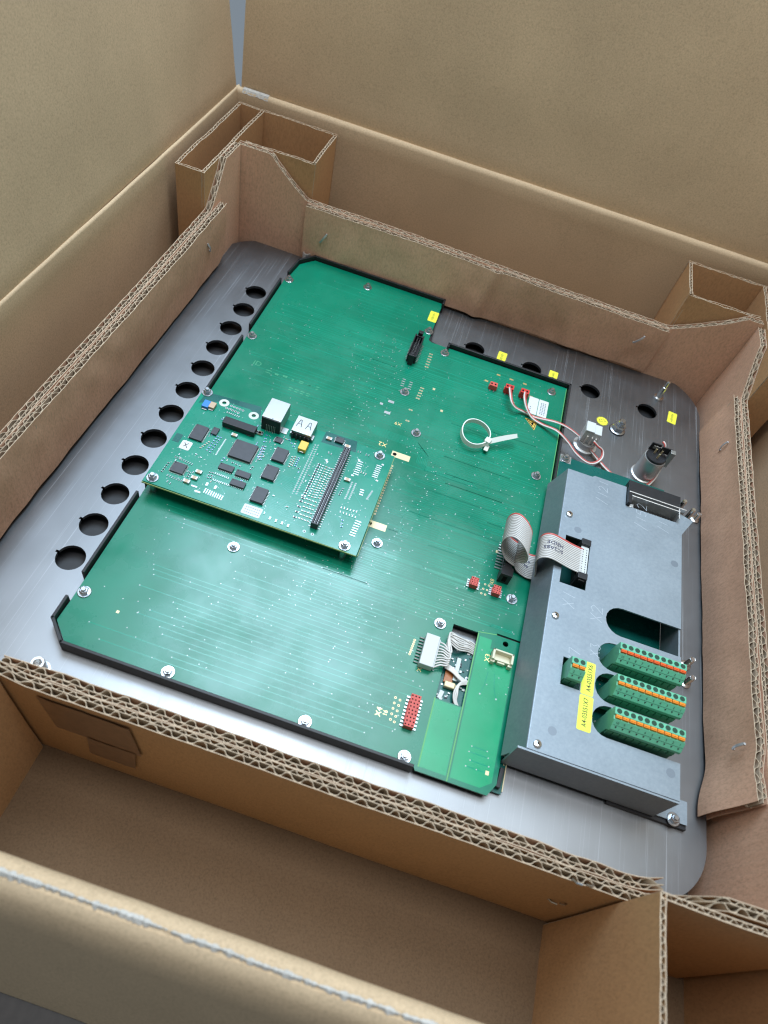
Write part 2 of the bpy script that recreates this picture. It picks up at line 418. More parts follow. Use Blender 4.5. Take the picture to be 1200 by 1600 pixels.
# worn white paper along the front fold and at the back corner
tb = MB(); up = []; lo = []
for i in range(620):
    s = X0+4+i*1.085; w = max(.15, 1.4+1.0*nz(s*.05, 1)+1.2*nz(s*.35, 2)+.8*nz(s*1.3, 6)); m_ = Y0-8.2+.7*nz(s*.04, 4)
    lo.append((s, m_-w+.4*nz(s*1.1, 8), 111.6-.3*w)); up.append((s, m_+w*.7+.4*nz(s*1.2, 9), 112.0))
md = [(a[0], (a[1]+b[1])/2, 112.7+.5*nz(a[0]*.9, 5)) for a, b in zip(up, lo)]
tb.grid([up, md, lo]); tb.build('torn_edge', M['torn'], wf, label='white torn paper strip along the front fold')
tb = MB(); rows = []
for i in range(16):
    s = -103+i*2.1; rows.append([(s, Y1-.3+.2*nz(s, 1), 107.5+1.5*nz(s, 7)), (s, Y1+2.0, 111.6+.3*nz(s*.5, 2)), (s, Y1+6.0+.4*nz(s*.6, 3), 112.2)])
tb.grid(rows); tb.build('torn_edge', M['torn'], wb, label='scuffed white patch at the back corner')

# ================================================================ corrugated packing frame
def corrugated(name, parent, axis, s0, s1, n0, sign, layers, ztop, zbot, off, mats, step=4, flute_mat='flute', seed=0.0, sub='fluting', label=None):
    """board seen on its cut edge: flat paper sheets with wavy sheets between them.
    layers: list of ('s', t) sheet or ('f', t, period) flute, counted from n0 in direction sign"""
    W = (lambda s, n, z: (s, n, z)) if axis == 'x' else (lambda s, n, z: (n, s, z))
    sh = MB(); fl_ = MB(); n = 0.0; T = sum(l[1] for l in layers)
    k = max(2, int((s1-s0)/step)); ss = [s0+(s1-s0)*i/k for i in range(k+1)]
    for li, l in enumerate(layers):
        if l[0] == 's':
            outer = li in (0, len(layers)-1)
            jit = lambda s, li=li: .7*nz(s*.09, li*3.3, seed)+.6*nz(s*.4, li*2.1, seed)
            cols = []
            for s in ss:
                zt = ztop(s)+jit(s); zb = zbot(s) if outer else max(zbot(s), zt-16)
                zs = [zt-(zt-zb)*((j/9)**1.5) for j in range(10)]
                cols.append((s, zs))
            for face_n in (n, n+l[1]):
                sh.mat(0 if outer else 1)
                sh.grid([[W(s, n0+sign*face_n+off(s, z), z) for z in zs] for s, zs in cols])
            sh.mat(1)
            sh.grid([[W(s, n0+sign*n+off(s, zs[0]), zs[0]) for s, zs in cols], [W(s, n0+sign*(n+l[1])+off(s, zs[0]), zs[0]) for s, zs in cols]])
            if outer:
                for s, zs in (cols[0], cols[-1]):
                    sh.grid([[W(s, n0+sign*n+off(s, z), z) for z in zs], [W(s, n0+sign*(n+l[1])+off(s, z), z) for z in zs]])
        else:
            t, per = l[1], l[2]; m = int((s1-s0)/per*14); rows = [[], [], [], []]; ph = random.random()*6
            for i in range(m+1):
                s = s0+(s1-s0)*i/m
                a = 2*math.pi*s/per+ph+2.0*nz(s*.035, li, seed)+.7*nz(s*.13, li+3, seed)
                v = math.sin(a); v = math.copysign(abs(v)**.55, v)
                amp = min(1.03, 1+.5*nz(s*.07, li*7, seed)*(1 if nz(s*.02, li*4, seed+2) > -.1 else .3))
                c = n+t/2+v*t/2*.97*amp+.25*nz(s*.3, li*9, seed)
                zt = ztop(s)-.5+.9*nz(s*.22, li*5, seed)+.5*nz(s*.9, li*5, seed+1)
                zb = max(zbot(s)+1, zt-15)
                th = .33
                rows[0].append(W(s, n0+sign*(c-th)+off(s, zt), zt)); rows[1].append(W(s, n0+sign*(c+th)+off(s, zt), zt))
                rows[2].append(W(s, n0+sign*(c+th)+off(s, zb), zb)); rows[3].append(W(s, n0+sign*(c-th)+off(s, zb), zb))
            fl_.grid([rows[3], rows[0], rows[1], rows[2]])
        n += l[1]
    # floor of the flute channels, so one never looks through the board
    sh.mat(1).grid([[W(s, n0+sign*.2+off(s, z), z) for s in ss for z in [max(zbot(s)+.5, ztop(s)-14)]], [W(s, n0+sign*(T-.2)+off(s, z), z) for s in ss for z in [max(zbot(s)+.5, ztop(s)-14)]]])
    o = sh.build(name, [M[mats], M['edge']], parent, smooth=40, label=label, fix=False)
    fl_.build(sub, M[flute_mat], o, smooth=60, fix=False)
    return o
DW = [('s', .5), ('f', 2.2, 7.8), ('s', .4), ('f', 3.55, 11.0), ('s', .5)]     # 7.15 mm double wall
DWr = DW[::-1]
SW = [('s', .6), ('f', 2.4, 6.0), ('s', .6)]
frame = thing('packing_frame', (230, 185, ZF), 'brown corrugated cardboard frame with stapled fold-down flaps around the steel panel', 'packing')
def ease(t): t = max(0, min(1, t)); return t*t*(3-2*t)
def corner_z(d, base, high, flat, end):                         # height at distance d from the corner
    if d >= end: return base
    if d <= flat: return high
    return high+(base-high)*((d-flat)/(end-flat))**.82
zb_base = lambda x: 70-7*(x+56)/580                             # the back wall sags towards the right
# back wall (outer panel) and its folded flap
corrugated('side_panel', frame, 'x', -62, 530, 465, 1, DW, lambda s: max(corner_z(s+57, zb_base(s), 108, 34, 77), corner_z(522-s, zb_base(s), 104, 10, 76)),
           lambda s: ZF, lambda s, z: 1.2*nz(s*.008, z*.01, 1)+4*ease((z-10)/60)*math.exp(-((s-150)/130)**2), 'kraft_in_x', seed=1.0)
def flap_off(seed, ax0, ax1, amp, lean):
    def f(s, z):
        u = (s-ax0)/(ax1-ax0)
        return amp*nz(s*.012, z*.02, seed)+lean(u)*max(0, (1-z/66))+.8*nz(s*.06, z*.05, seed+3)*(1-.5*z/66)
    return f
def back_flap_off(s, z):
    crease = -3.2*math.exp(-((s-238-.12*z)/7)**2)+2.4*ease((s-232-.12*z)/14)-2.2*math.exp(-((s-352+.25*z)/10)**2)*(1-z/75)-2.6*math.exp(-((s-60-.5*z)/12)**2)*max(0, 1-z/60)
    return 1.6*nz(s*.011, z*.012, 2.2)+crease+.8*nz(s*.05, z*.045, 5.1)+4*ease((z-10)/60)*math.exp(-((s-150)/130)**2)+2.5*(1-ease(z/60))
corrugated('folded_flap', frame, 'x', 22, 447, 464.6, -1, DW, lambda s: zb_base(s)-.6+1.0*nz(s*.02, 4), lambda s: 3.2+1.6*nz(s*.025, 9)+(5 if s < 30 else 0), back_flap_off, 'kraft_in_x', seed=2.0)
# left wall
corrugated('side_panel', frame, 'y', -112, 464.5, -58, -1, DW, lambda s: max(corner_z(463-s, 70, 109, 36, 72), corner_z(s+112, 70, 108, 34, 77)),
           lambda s: ZF, lambda s, z: -2.4*ease((z-5)/60)*math.exp(-((s-60)/160)**2)+1.0*nz(s*.009, z*.01, 3), 'kraft_in_y', seed=3.0)
corrugated('folded_flap', frame, 'y', -30, 412, -57.6, 1, DW, lambda s: 69.4+.8*nz(s*.02, 1.7), lambda s: 4+2*nz(s*.022, 2.9)+(7*ease((s-396)/16)),
           lambda s, z: -2.4*ease((z-5)/60)*math.exp(-((s-60)/160)**2)+1.2*nz(s*.012, z*.015, 8)+.7*nz(s*.05, z*.05, 9)-3*(1-ease(z/60)), 'kraft_in_y', seed=4.0)
# right wall
corrugated('side_panel', frame, 'y', -112, 464.5, 524.5, 1, DW, lambda s: max(corner_z(463-s, 62, 100, 30, 74), corner_z(s+112, 62, 106, 30, 77)),
           lambda s: ZF, lambda s, z: 1.0*nz(s*.009, z*.01, 13)+2*ease((z-5)/60), 'kraft_in_y', seed=5.0)
corrugated('folded_flap', frame, 'y', -31, 392, 524.1, -1, DW, lambda s: 61.4+.8*nz(s*.02, 1.1)-3*math.exp(-((s+8)/10)**2), lambda s: 3+1.8*nz(s*.02, 6.9),
           lambda s, z: 2*ease((z-5)/60)-1.2*(1-ease(z/55))+1.0*nz(s*.012, z*.012, 18)+.6*nz(s*.05, z*.05, 19)-7*ease((12-s)/40)*(1-ease(z/90)), 'kraft_in_y', seed=6.0)
# front wall: seen from outside, both boards show their cut edge
fz = lambda s: max(corner_z(s+57, 66, 104, 30, 110), corner_z(522-s, 66, 110, 60, 82))
corrugated('side_panel', frame, 'x', -62, 530, -112, -1, DW, fz, lambda s: ZF, lambda s, z: 1.2*nz(s*.008, z*.01, 21), 'kraft_shaded', seed=7.0, step=5)
corrugated('folded_flap', frame, 'x', 30, 447, -111.6, 1, DW, lambda s: fz(max(s, 70))-.5+1.0*nz(s*.02, 14)-3.5*ease((70-s)/30)-3*ease((s-425)/20), lambda s: 4+1.5*nz(s*.02, 3),
           lambda s, z: 1.2*nz(s*.008, z*.01, 21)+.8*nz(s*.05, z*.05, 29)+2*ease((s-420)/25), 'kraft_in_x', seed=8.0, step=5)
# brown tape on the outside of the front wall
def tape(s0, s1, z0, z1, n, seed, skew):
    rows = []
    for i in range(13):
        s = s0+(s1-s0)*i/12
        rows.append([(s+skew*(j/8), n-.35-.5*abs(nz(s*.09, j*.35, seed)), z0+(z1-z0)*j/8+.8*nz(s*.1, seed)) for j in range(9)])
    return MB().grid(rows)
tape(62, 122, 6, 58, -120.2, 1, -3).build('tape_strip', M['tape'], frame, smooth=True)
tape(80, 114, -30, 8, -120.6, 2, 4).build('tape_strip', M['tape'], frame, smooth=True)
# staples
def staple(p, ang, normal, ln=13):
    mb = MB(); n = Vector(normal); t = Vector((0, 0, 1)) if abs(n.z) < .5 else Vector((1, 0, 0)); side = n.cross(t)
    d = (t*math.cos(ang)+side*math.sin(ang)).normalized(); e = n.cross(d)
    pts = []; c = Vector(p)
    for i in range(9):
        u = -1+2*i/8; bow = 1.0*(1-u*u)+.25
        pts.append(c+d*u*ln/2+n*bow)
    rows = []
    for q in pts: rows.append([q-e*1.0, q+e*1.0, q+e*1.0-n*.55, q-e*1.0-n*.55, q-e*1.0])
    mb.grid(rows)
    for q, s_ in ((pts[0], -1), (pts[-1], 1)): mb.rbox(q-n*.8, 1.6, 1.6, 1.6)
    return mb
def on(u, v, axis, val):
    a, b = (u-600)/FPX, (v-800)/FPX; d = [RX[i]*a+RY[i]*b+RZ[i] for i in range(3)]; t = (val-CAM[axis])/d[axis]
    return [CAM[i]+t*d[i] for i in range(3)]
for (u, v), ax, val, nrm, ang in (((505, 373), 1, 458, (0, -1, 0), -.50), ((998, 531), 1, 457, (0, -1, 0), -.62), ((327, 387), 0, -50.6, (1, 0, 0), .50),
                                  ((1130, 697), 0, 516.5, (-1, 0, 0), -.10), ((1153, 1166), 0, 514, (-1, 0, 0), -.05)):
    staple(on(u, v, ax, val), ang, nrm).build('staple', M['staple'], frame, smooth=40)
for (u, v) in ((904, 1377), (922, 1381), (865, 1407), (880, 1410)):        # staple points bent over on the outer side
    p = on(u, v, 1, -119.6); sgn = 1 if u in (904, 865) else -1
    MB().tube([(p[0]-3*sgn, p[1]+.6, p[2]-2), (p[0]-1*sgn, p[1]-1.2, p[2]), (p[0]+2.4*sgn, p[1]-1.4, p[2]+.6)], .7, 6).build('staple', M['nut'], frame)

# ================================================================ corner posts
def post(label, mx, my, top, tube1, tube2, grp):
    """two square sleeves folded from one board; mx,my mirror it into its corner"""
    o = thing('corner_post', ((tube1[0]+tube1[1])/2, (tube1[2]+tube1[3])/2, ZF), label, 'corner post', grp)
    ax0, ax1, ay0, ay1 = tube1; bx0, bx1, by0, by1 = tube2
    zt = lambda k: (lambda s: top+.8*nz(s*.03, k))
    z_ = lambda s: ZF
    def of(k): return lambda s, z: .9*nz(s*.02, z*.012, k)
    k0 = random.random()*50
    t = 3.6
    outer_y, inner_y = (by1, by0) if my > 0 else (by0, by1)
    sy = -1 if my > 0 else 1
    xw = ax0 if mx < 0 else ax1; xi = ax1 if mx < 0 else ax0; far = bx1 if mx < 0 else bx0; near = bx0 if mx < 0 else bx1
    sx = 1 if mx < 0 else -1
    ey = ay0 if my > 0 else ay1
    lo, hi = sorted((xw, far)); corrugated('panel', o, 'x', lo, hi, outer_y, sy, SW, zt(k0), z_, of(k0), 'kraft_shaded', seed=k0)
    lo, hi = sorted((ey-sy*.4, outer_y+sy*t)); corrugated('panel', o, 'y', lo, hi, xw, sx, SW, zt(k0+1), z_, of(k0+1), 'kraft_shaded', seed=k0+1)
    corrugated('panel', o, 'y', lo, hi, xi, -sx, SW, zt(k0+2), z_, of(k0+2), 'kraft_shaded', seed=k0+2)
    lo, hi = sorted((xw+sx*.4, xi-sx*.4)); corrugated('panel', o, 'x', lo, hi, ey, -sy, SW, zt(k0+3), z_, of(k0+3), 'kraft_shaded', seed=k0+3)
    lo, hi = sorted((inner_y-sy*.4, outer_y+sy*t)); corrugated('panel', o, 'y', lo, hi, far, -sx, SW, zt(k0+4), z_, of(k0+4), 'kraft_shaded', seed=k0+4)
    lo, hi = sorted((near, far-sx*.4)); corrugated('panel', o, 'x', lo, hi, inner_y, -sy, SW, (lambda f: (lambda s: f(s)-1.5))(zt(k0+5)), z_, of(k0+5), 'kraft_shaded', seed=k0+5)
    return o
g = 'corner posts between box and packing frame'
post('hollow cardboard corner post with two open sleeves beside the gap between the flaps', -1, 1, 108, (-97, -65.5, 390, 553), (-58, 23, 476, 553), g)
post('hollow cardboard corner post behind the rounded plate corner, at the right edge of the photo', 1, 1, 104, (534.5, 566, 390, 545), (447, 528, 476, 545), g)
post('cardboard corner post with a large open sleeve at the lower right of the photo', 1, -1, 110, (534.5, 566, -196, -42), (427, 529, -196, -121), g)
post('shaded cardboard corner post side at the lower left, beside the brown tape', -1, -1, 110, (-97, -66, -196, -42), (-62, 38, -196, -121), g)

# ================================================================ the panel
panel = thing('operator_panel', (229, 190, -3), 'stainless steel operator panel, back side up, with green circuit boards and a zinc cover', 'control panel')
def keyhole(cx, cy, r, ang=math.pi*.96, n=44):
    out = []; h = 1.1/r
    for i in range(n+1):
        t = ang+h+(2*math.pi-2*h)*i/n; out.append((cx+r*math.cos(t), cy+r*math.sin(t)))
    c, s = math.cos(ang), math.sin(ang)
    for d, w in ((r+2.0, -1.1), (r+2.0, 1.1)): out.append((cx+c*d-s*(-w)*-1, cy+s*d+c*(-w)*-1))
    return out
HP = 34.139
V, F = holed(rounded(-66, 518, -97, 472, (58, 55, 55, 48), 14),
             [keyhole(0, k*HP, 11.25) for k in range(12)]+[keyhole(x, y, 11.25) for x, y in ((251, 406), (319, 405), (389, 401), (456, 400))], -3, 0)
MB().add(V, F).build('steel_plate', M['plate'], panel)

MB().box(-58, 510, -88, 464, -12, -11).build('hole_shade_sheet', M['black_rim'], panel)  # added black sheet, stands in for the shade inside the plate holes
# --- black frame under and around the main board
ZB, ZR = 8.0, 13.2
fr = MB()
fr.prism([(22, -53), (36, -66), (298, -66), (298, 54), (356, 54), (358, 380), (222, 380), (202, 386), (198, 446), (40, 456), (24, 400)], .3, ZB-1.7)
def lip(pts, w=2.3, top=ZR, z0=.2):
    for (x0, y0), (x1, y1) in zip(pts[:-1], pts[1:]):
        d = Vector((x1-x0, y1-y0)).normalized(); n = Vector((-d.y, d.x))*w/2; e = d*w*.45
        a = [(x0+n.x-e.x, y0+n.y-e.y), (x0-n.x-e.x, y0-n.y-e.y), (x1-n.x+e.x, y1-n.y+e.y), (x1+n.x+e.x, y1+n.y+e.y)]
        fr.prism(a, z0, top)
lip([(20.3, -36), (20.3, -54), (35.2, -68.6), (296, -68.6)])
lip([(20.3, -13), (20.3, 69)]); lip([(20.3, 84), (20.3, 178)]); lip([(20.3, 198), (20.3, 288)]); lip([(20.3, 309), (20.3, 396)])
lip([(23.5, 413), (26, 440), (40, 457), (200, 457)]); lip([(200, 457), (200, 450)])
lip([(222, 379), (222, 384), (362, 384), (362, 57)])
lip([(361, 54), (360, 38)], 2.6, 10); lip([(360, -48), (359, -60)], 3, 8)
fr.build('black_frame', M['black_rim'], panel, bevel=.35)

# --- main board
out = [(22, -53), (36, -66.8), (297, -66.8), (299, -69.5), (352, -69.5), (357.5, -60), (357.5, 55.6), (337, 55.6), (337, 57.4), (360, 57.4), (360, 381.5), (203, 381.5), (199, 384), (199, 447), (198, 455), (41, 455), (28, 439), (25, 412),
       (22.6, 408), (22.6, 302), (22.6, 200), (22.6, 70), (22.6, -38)]
cut = [(301, -13), (322, -13), (322, 52.5), (301, 52.5)]
V, F = holed(out, [cut, circle(345.5, 50.5, 2.4, 18), circle(343, -61, 2.6, 18)], ZB-1.6, ZB)
board = MB().add(V, F).build('main_board', M['pcb'], panel, label='large green main circuit board')
Z1 = ZB+.03
holes_no = lambda x, y: (300 < x < 323 and -14 < y < 54) or (x > 198 and y > 381) or not (24 < x < 358 and -65 < y < 453)
# copper pours
po = MB()
for ip, poly in enumerate(([(232, 250), (232, 366), (340, 362), (340, 300), (338, 196), (262, 206), (236, 224)], [(30, 330), (150, 330), (150, 440), (44, 448), (30, 420)], [(300, -66), (300, -14), (321, -14), (321, -66)], [(324, -66), (324, 50), (334, 50), (334, 42), (354, 42), (354, -60), (346, -66)])):
    MB().quadpts(*[(x, y, ZB+.015) for x, y in poly]).build('copper_pour', M['pour' if ip < 2 else 'pcb_light'], board, fix=False)
tr = MB(); vi = MB(); random.seed(11)
def via(x, y, r=.46): vi.disc(x, y, ZB+.07, r, 8)
def bundle(x0, x1, y0, y1, n, jx=18, w=.55, jog=.3, mid=.3):
    for i in range(n):
        y = y0+(y1-y0)*(i+.5)/n+random.uniform(-.18, .18)*(y1-y0)/n
        a = x0+random.uniform(0, jx); b = x1-random.uniform(0, jx)
        if b-a < 6: continue
        pts = [(a, y), (b, y)]
        if random.random() < jog:
            c = random.uniform(a+3, b-3); dy = random.choice((-1, 1))*random.uniform(1.2, 3.2); pts = [(a, y), (c, y), (c+abs(dy), y+dy), (b, y+dy)]
        if any(holes_no(*p) for p in pts): continue
        if pts[0][0] < 299 < pts[-1][0] and -14 < y < 54: continue
        tr.flat(pts, w, Z1); via(*pts[0]); via(*pts[-1])
        if random.random() < mid:
            c = random.uniform(a, pts[1][0]); via(c, y, .45)
bundle(34, 190, 300, 372, 25, 60); bundle(60, 198, 372, 432, 11, 70); bundle(30, 192, 236, 296, 13, 50, mid=.1)
bundle(70, 200, 196, 236, 13, 60); bundle(120, 350, 300, 372, 26, 70); bundle(130, 356, 240, 300, 24, 60)
bundle(214, 356, 180, 240, 26, 46); bundle(212, 352, 120, 182, 26, 40); bundle(205, 340, 92, 122, 12, 40)
bundle(150, 352, 56, 96, 18, 60); bundle(120, 298, 20, 66, 14, 80); bundle(60, 296, -20, 20, 10, 80, jog=.05); bundle(40, 280, -58, -20, 8, 80, jog=.05)
bundle(30, 200, 56, 72, 4, 50, jog=0); bundle(330, 352, -58, -36, 4, 6, jog=0)
for i in range(16):            # short runs across
    x = random.uniform(230, 345); y = random.uniform(110, 270); l = random.uniform(8, 26)
    tr.flat([(x, y), (x, y+l)], .5, Z1); via(x, y); via(x, y+l)
for k in range(7):             # bus with a bend near the middle
    x = 224+k*1.6; tr.flat([(170+k*2, 232-k*1.5), (x, 232-k*1.5), (x+6, 226-k*1.5), (x+6, 205-k), (x+60, 205-k)], .5, Z1)
for i in range(170):
    x, y = random.uniform(150, 355), random.uniform(-10, 372)
    if not holes_no(x, y): via(x, y, random.choice((.34, .40, .48)))
for i in range(60):
    x, y = random.uniform(30, 296), random.uniform(-60, 60)
    if not holes_no(x, y): via(x, y, .42)
for x in (336, 341): tr.flat([(x, 22), (x+(2 if x > 338 else -1), 10), (x+(5 if x > 338 else -3), 2)], .5, Z1); via(x+(5 if x > 338 else -3), 2, .7)
tr.build('copper_traces', M['trace'], board, kind='stuff', fix=False)
vi.build('vias', M['tin_dull'], board, kind='stuff', fix=False)
sc = MB()
sc.flat([(300.6, -66), (300.6, -13)], .9, ZB+.05); sc.flat([(322.4, -69), (322.4, 52)], .9, ZB+.05); sc.flat([(322, 53.2), (337, 56)], .7, ZB+.05); sc.flat([(359.2, 60), (359.6, 380)], .7, ZB+.05)
sc.build('score_lines', M['vscore'], board, fix=False)

# --- nuts on studs
def nut_mesh(r=3.2, wr=5.0):
    mb = MB()
    mb.lathe(0, 0, [(wr, 0), (wr, .7), (wr-.3, .9)], 20)
    mb.lathe(0, 0, [(r*1.1, .9), (r*1.1, 3.2), (r*.9, 3.8)], 6)
    mb.lathe(0, 0, [(r*.62, 3.8), (r*.62, 5.2), (r*.5, 5.6)], 12)
    me = mb.mesh('hex_nut', M['nut']); return me
NUT = nut_mesh()
def put(me, name, org, parent, rz=0, label=None): return place(bpy.data.objects.new(name, me), org, parent, 0, label, None, rz)
for u, v in ((452, 434), (575, 446), (394, 522), (671, 515), (696, 549), (863, 610), (633, 610), (651, 674), (839, 741), (365, 852), (590, 846), (801, 934), (689, 972), (131, 922), (262, 1048), (477, 1126), (633, 1181)):
    x, y = at(u, v, 11); put(NUT, 'hex_nut', (x, y, ZB), board, random.random())

# --- connectors of the main board
def box_header(name, cx, cy, ly, z0, parent, lx=8.4, h=9.0, latch=True):
    mb = MB(); t = 1.1
    mb.box(cx-lx/2, cx+lx/2, cy-ly/2, cy+ly/2, z0, z0+2)
    for s in (-1, 1):
        mb.box(cx+s*(lx/2-t/2)-t/2, cx+s*(lx/2-t/2)+t/2, cy-ly/2, cy+ly/2, z0+2, z0+h)
        mb.box(cx-lx/2+t, cx+lx/2-t, cy+s*(ly/2-1)-1, cy+s*(ly/2-1)+1, z0+2, z0+h-1)
        if latch:
            mb.box(cx-2.6, cx+2.6, cy+s*(ly/2+2)-2.2, cy+s*(ly/2+2)+2.2, z0, z0+h+2.5)
            mb.box(cx-2.0, cx+2.0, cy+s*(ly/2+.4)-1.6, cy+s*(ly/2+.4)+1.6, z0+h+1.2, z0+h+3.2)
    o = mb.build(name, M['black'], parent, bevel=.25)
    pins = MB(); n = int((ly-5)/2.54)
    for i in range(n):
        y = cy-(n-1)*1.27+i*2.54
        for s in (-1, 1): pins.cbox(cx+s*1.27, y, .65, .65, z0+2, z0+h-2.2)
    return o, pins, n
xh, yh = at(648, 545, 13)
h1, pins, n = box_header('pin_header', xh+.5, yh, 36, ZB, board, 10, 11)
for i in range(n):
    y = yh-(n-1)*1.27+i*2.54; pins.cbox(xh+6, y, 3.2, .7, ZB+.1, ZB+.5); pins.cbox(xh-5, y, 2.4, .7, ZB+.1, ZB+.5)
pins.build('header_pins', M['tin'], board)
gp = MB()
def gold_dots(u0, v0, u1, v1, n, cols=1, dx=2.2, hole=True):
    a = at(u0, v0, ZB); b = at(u1, v1, ZB)
    for c in range(cols):
        for i in range(n):
            t = i/max(1, n-1); x = a[0]+(b[0]-a[0])*t+c*dx; y = a[1]+(b[1]-a[1])*t
            gp.mat(0).ring(x, y, ZB+.08, 1.0, .42, 12); gp.mat(1).disc(x, y, ZB+.075, .45, 10)
gold_dots(665, 573, 672, 553, 6, 2); gold_dots(651, 622, 658, 606, 5, 2); gold_dots(640, 1022, 648, 1000, 8); gold_dots(610, 1124, 618, 1090, 5, 1)
gold_dots(616, 1128, 625, 1094, 5); gold_dots(752, 927, 758, 913, 3, 2, 3.4); gold_dots(586, 803, 613, 728, 20)
gold_dots(635, 657, 640, 640, 2, 2)
gp.build('plated_holes', [M['gold_pale'], M['hole']], board, kind='stuff', fix=False)
# test pads with a hole at the side of the small board
for u, v in ((626, 713), (588, 821)):
    x, y = at(u, v, ZB); mb = MB(); mb.box(x-9, x+9, y-3.6, y+3.6, ZB+.02, ZB+.14); mb.mat(1).disc(x-6, y, ZB+.17, 1.9, 18)
    mb.build('gold_contact_pad', [M['gold_pale'], M['hole']], board)
mb = MB()
for u, v, lx, ly in ((611, 628, 6, 3.4), (605, 645, 6, 3.4), (596, 631, 3, 3)):
    x, y = at(u, v, ZB); mb.cbox(x, y, lx, ly, ZB+.02, ZB+.35)
for k in range(4):
    for c, (u, v) in enumerate(((630, 598), (641, 603))):
        x, y = at(u, v-k*.5, ZB); mb.cbox(x, y-5+k*3, 3.4, 1.1, ZB+.02, ZB+.2)
mb.build('solder_pads', M['tin'], board, kind='stuff')
mb = MB()
x, y = at(184, 956, ZB); mb.cbox(x, y, 2.2, 2.2, ZB+.02, ZB+.12)
for u, v in ((761, 1208), (678, 608), (690, 642), (777, 862)): x, y = at(u, v, ZB); mb.cbox(x, y, 2.6, 3, ZB+.02, ZB+.1)
mb.build('gold_pads', M['gold_pale'], board, kind='stuff')
# gold legends
lg = MB()
for s_, u, v, sz in (('X2', 598, 694, 7), ('X9', 622, 662, 6), ('X5', 656, 1044, 5), ('X4', 592, 1112, 6), ('16', 602, 1114, 4.5), ('X3', 762, 1028, 6), ('X8', 769, 909, 5)):
    x, y = at(u, v, ZB); put_text(lg, s_, sz, x, y, ZB+.09, math.pi/2 if s_ not in ('X2', 'X9') else math.pi)
for u, v in ((779, 586), (799, 593), (820, 600), (760, 595), (830, 620)):
    x, y = at(u, v, ZB); lg.cbox(x, y, 4, 2.2, ZB+.02, ZB+.06)
lg.build('gold_legend', M['gold'], board, fix=False, kind='stuff')
lg = MB(); x, y = at(440, 588, ZB); put_text(lg, 'ID', 9, x-28, y+6, ZB+.05, 0)
for i, w in enumerate((7, 5, 6, 3, 6, 6, 4)): lg.cbox(x-14+i*8.6, y+2-(i % 2)*1.2, w*.8, .9, ZB+.03, ZB+.05); lg.cbox(x-14+i*8.6, y-1.4+(i % 3), w*.7, .8, ZB+.03, ZB+.05)
for i in range(4): lg.cbox(x+14+i*6, y-11, 4, .9, ZB+.03, ZB+.05); lg.cbox(x+14+i*6, y-14, 3, .9, ZB+.03, ZB+.05)
lg.build('faint_legend', M['faint'], board, fix=False)

def red_conn(u, v, lx, ly, h, rows, cols, mat_='red_soft', cable=False, z=ZB, lab=None):
    x, y = at(u, v, z+h); mb = MB()
    mb.box(x-lx/2, x+lx/2, y-ly/2, y+ly/2, z+.6, z+h)
    mb.box(x-lx/2-.5, x+lx/2+.5, y-ly*.32, y+ly*.32, z+.6, z+h*.55)
    mb.mat(1)
    for i in range(rows):
        for j in range(cols):
            mb.cbox(x-lx/2+lx*(j+.5)/cols+(.25 if i % 2 else -.25), y-ly/2+ly*(i+.5)/rows, lx/cols*.42, ly/rows*.40, z+h, z+h+.04)
    mb.mat(2)
    for i in range(rows if ly > lx else max(2, cols)):
        if ly > lx:
            yy = y-ly/2+ly*(i+.5)/rows
            for s in (-1, 1): mb.box(x+s*(lx/2+.9)-1.5, x+s*(lx/2+.9)+1.5, yy-.7, yy+.7, z+.05, z+.9)
        else:
            xx = x-lx/2+lx*(i+.5)/max(2, cols); mb.box(xx-.6, xx+.6, y-ly/2-2.6, y-ly/2+.5, z+.05, z+.8)
    return mb.build('red_connector', [M[mat_], M['hole'], M['tin']], board, bevel=.18, label=lab)
red_conn(645, 1110, 7.5, 25, 6, 9, 3, lab='long red board connector'); red_conn(742, 908, 6.4, 8.2, 6, 4, 3); red_conn(777, 921, 6.4, 8.2, 6, 4, 3)
red_conn(772, 600, 8, 6, 6.5, 1, 2); red_conn(797, 604, 9, 6.5, 8.5, 1, 2, 'red'); red_conn(821, 611, 9, 6.5, 8.5, 1, 2, 'red')

# white side-entry connector with its loom going down through the cut-out
xw, yw = at(672, 1017, 14)
mb = MB(); mb.box(xw-6, xw+5, yw-13.5, yw+13.5, ZB+.3, ZB+8); mb.box(xw-5, xw+6.2, yw-12.5, yw+12.5, ZB+1.5, ZB+6)
mb.mat(1)
for i in range(9): mb.box(xw-10, xw-5.9, yw-11+i*2.7, yw-10+i*2.7, ZB+.4, ZB+1.6)
mb.build('white_connector', [M['white_plastic'], M['tin']], board, bevel=.5)
for i in range(9):
    y0 = yw-11+i*2.75
    pts = [(xw+6, y0, ZB+4), (xw+10, y0*.8+.2*(yw+2), ZB+5.5+.3*(i % 3)), (xw+16, yw*.55+y0*.45, ZB+5.5+(i % 4)), (299, 36+(i-4)*.9, ZB+4+(i % 3)*1.3), (309, 36+(i-4)*1.3, ZB+1.5+(i % 4)*.9), (318, 38+(i-4)*1.0, ZB-2+(i % 3)), (326, 37+(i-4)*1.0, ZB-4)]
    MB().tube(smooth_path(pts, 7), .68, 7).build('white_wire', M['wire_white'], board, smooth=True)
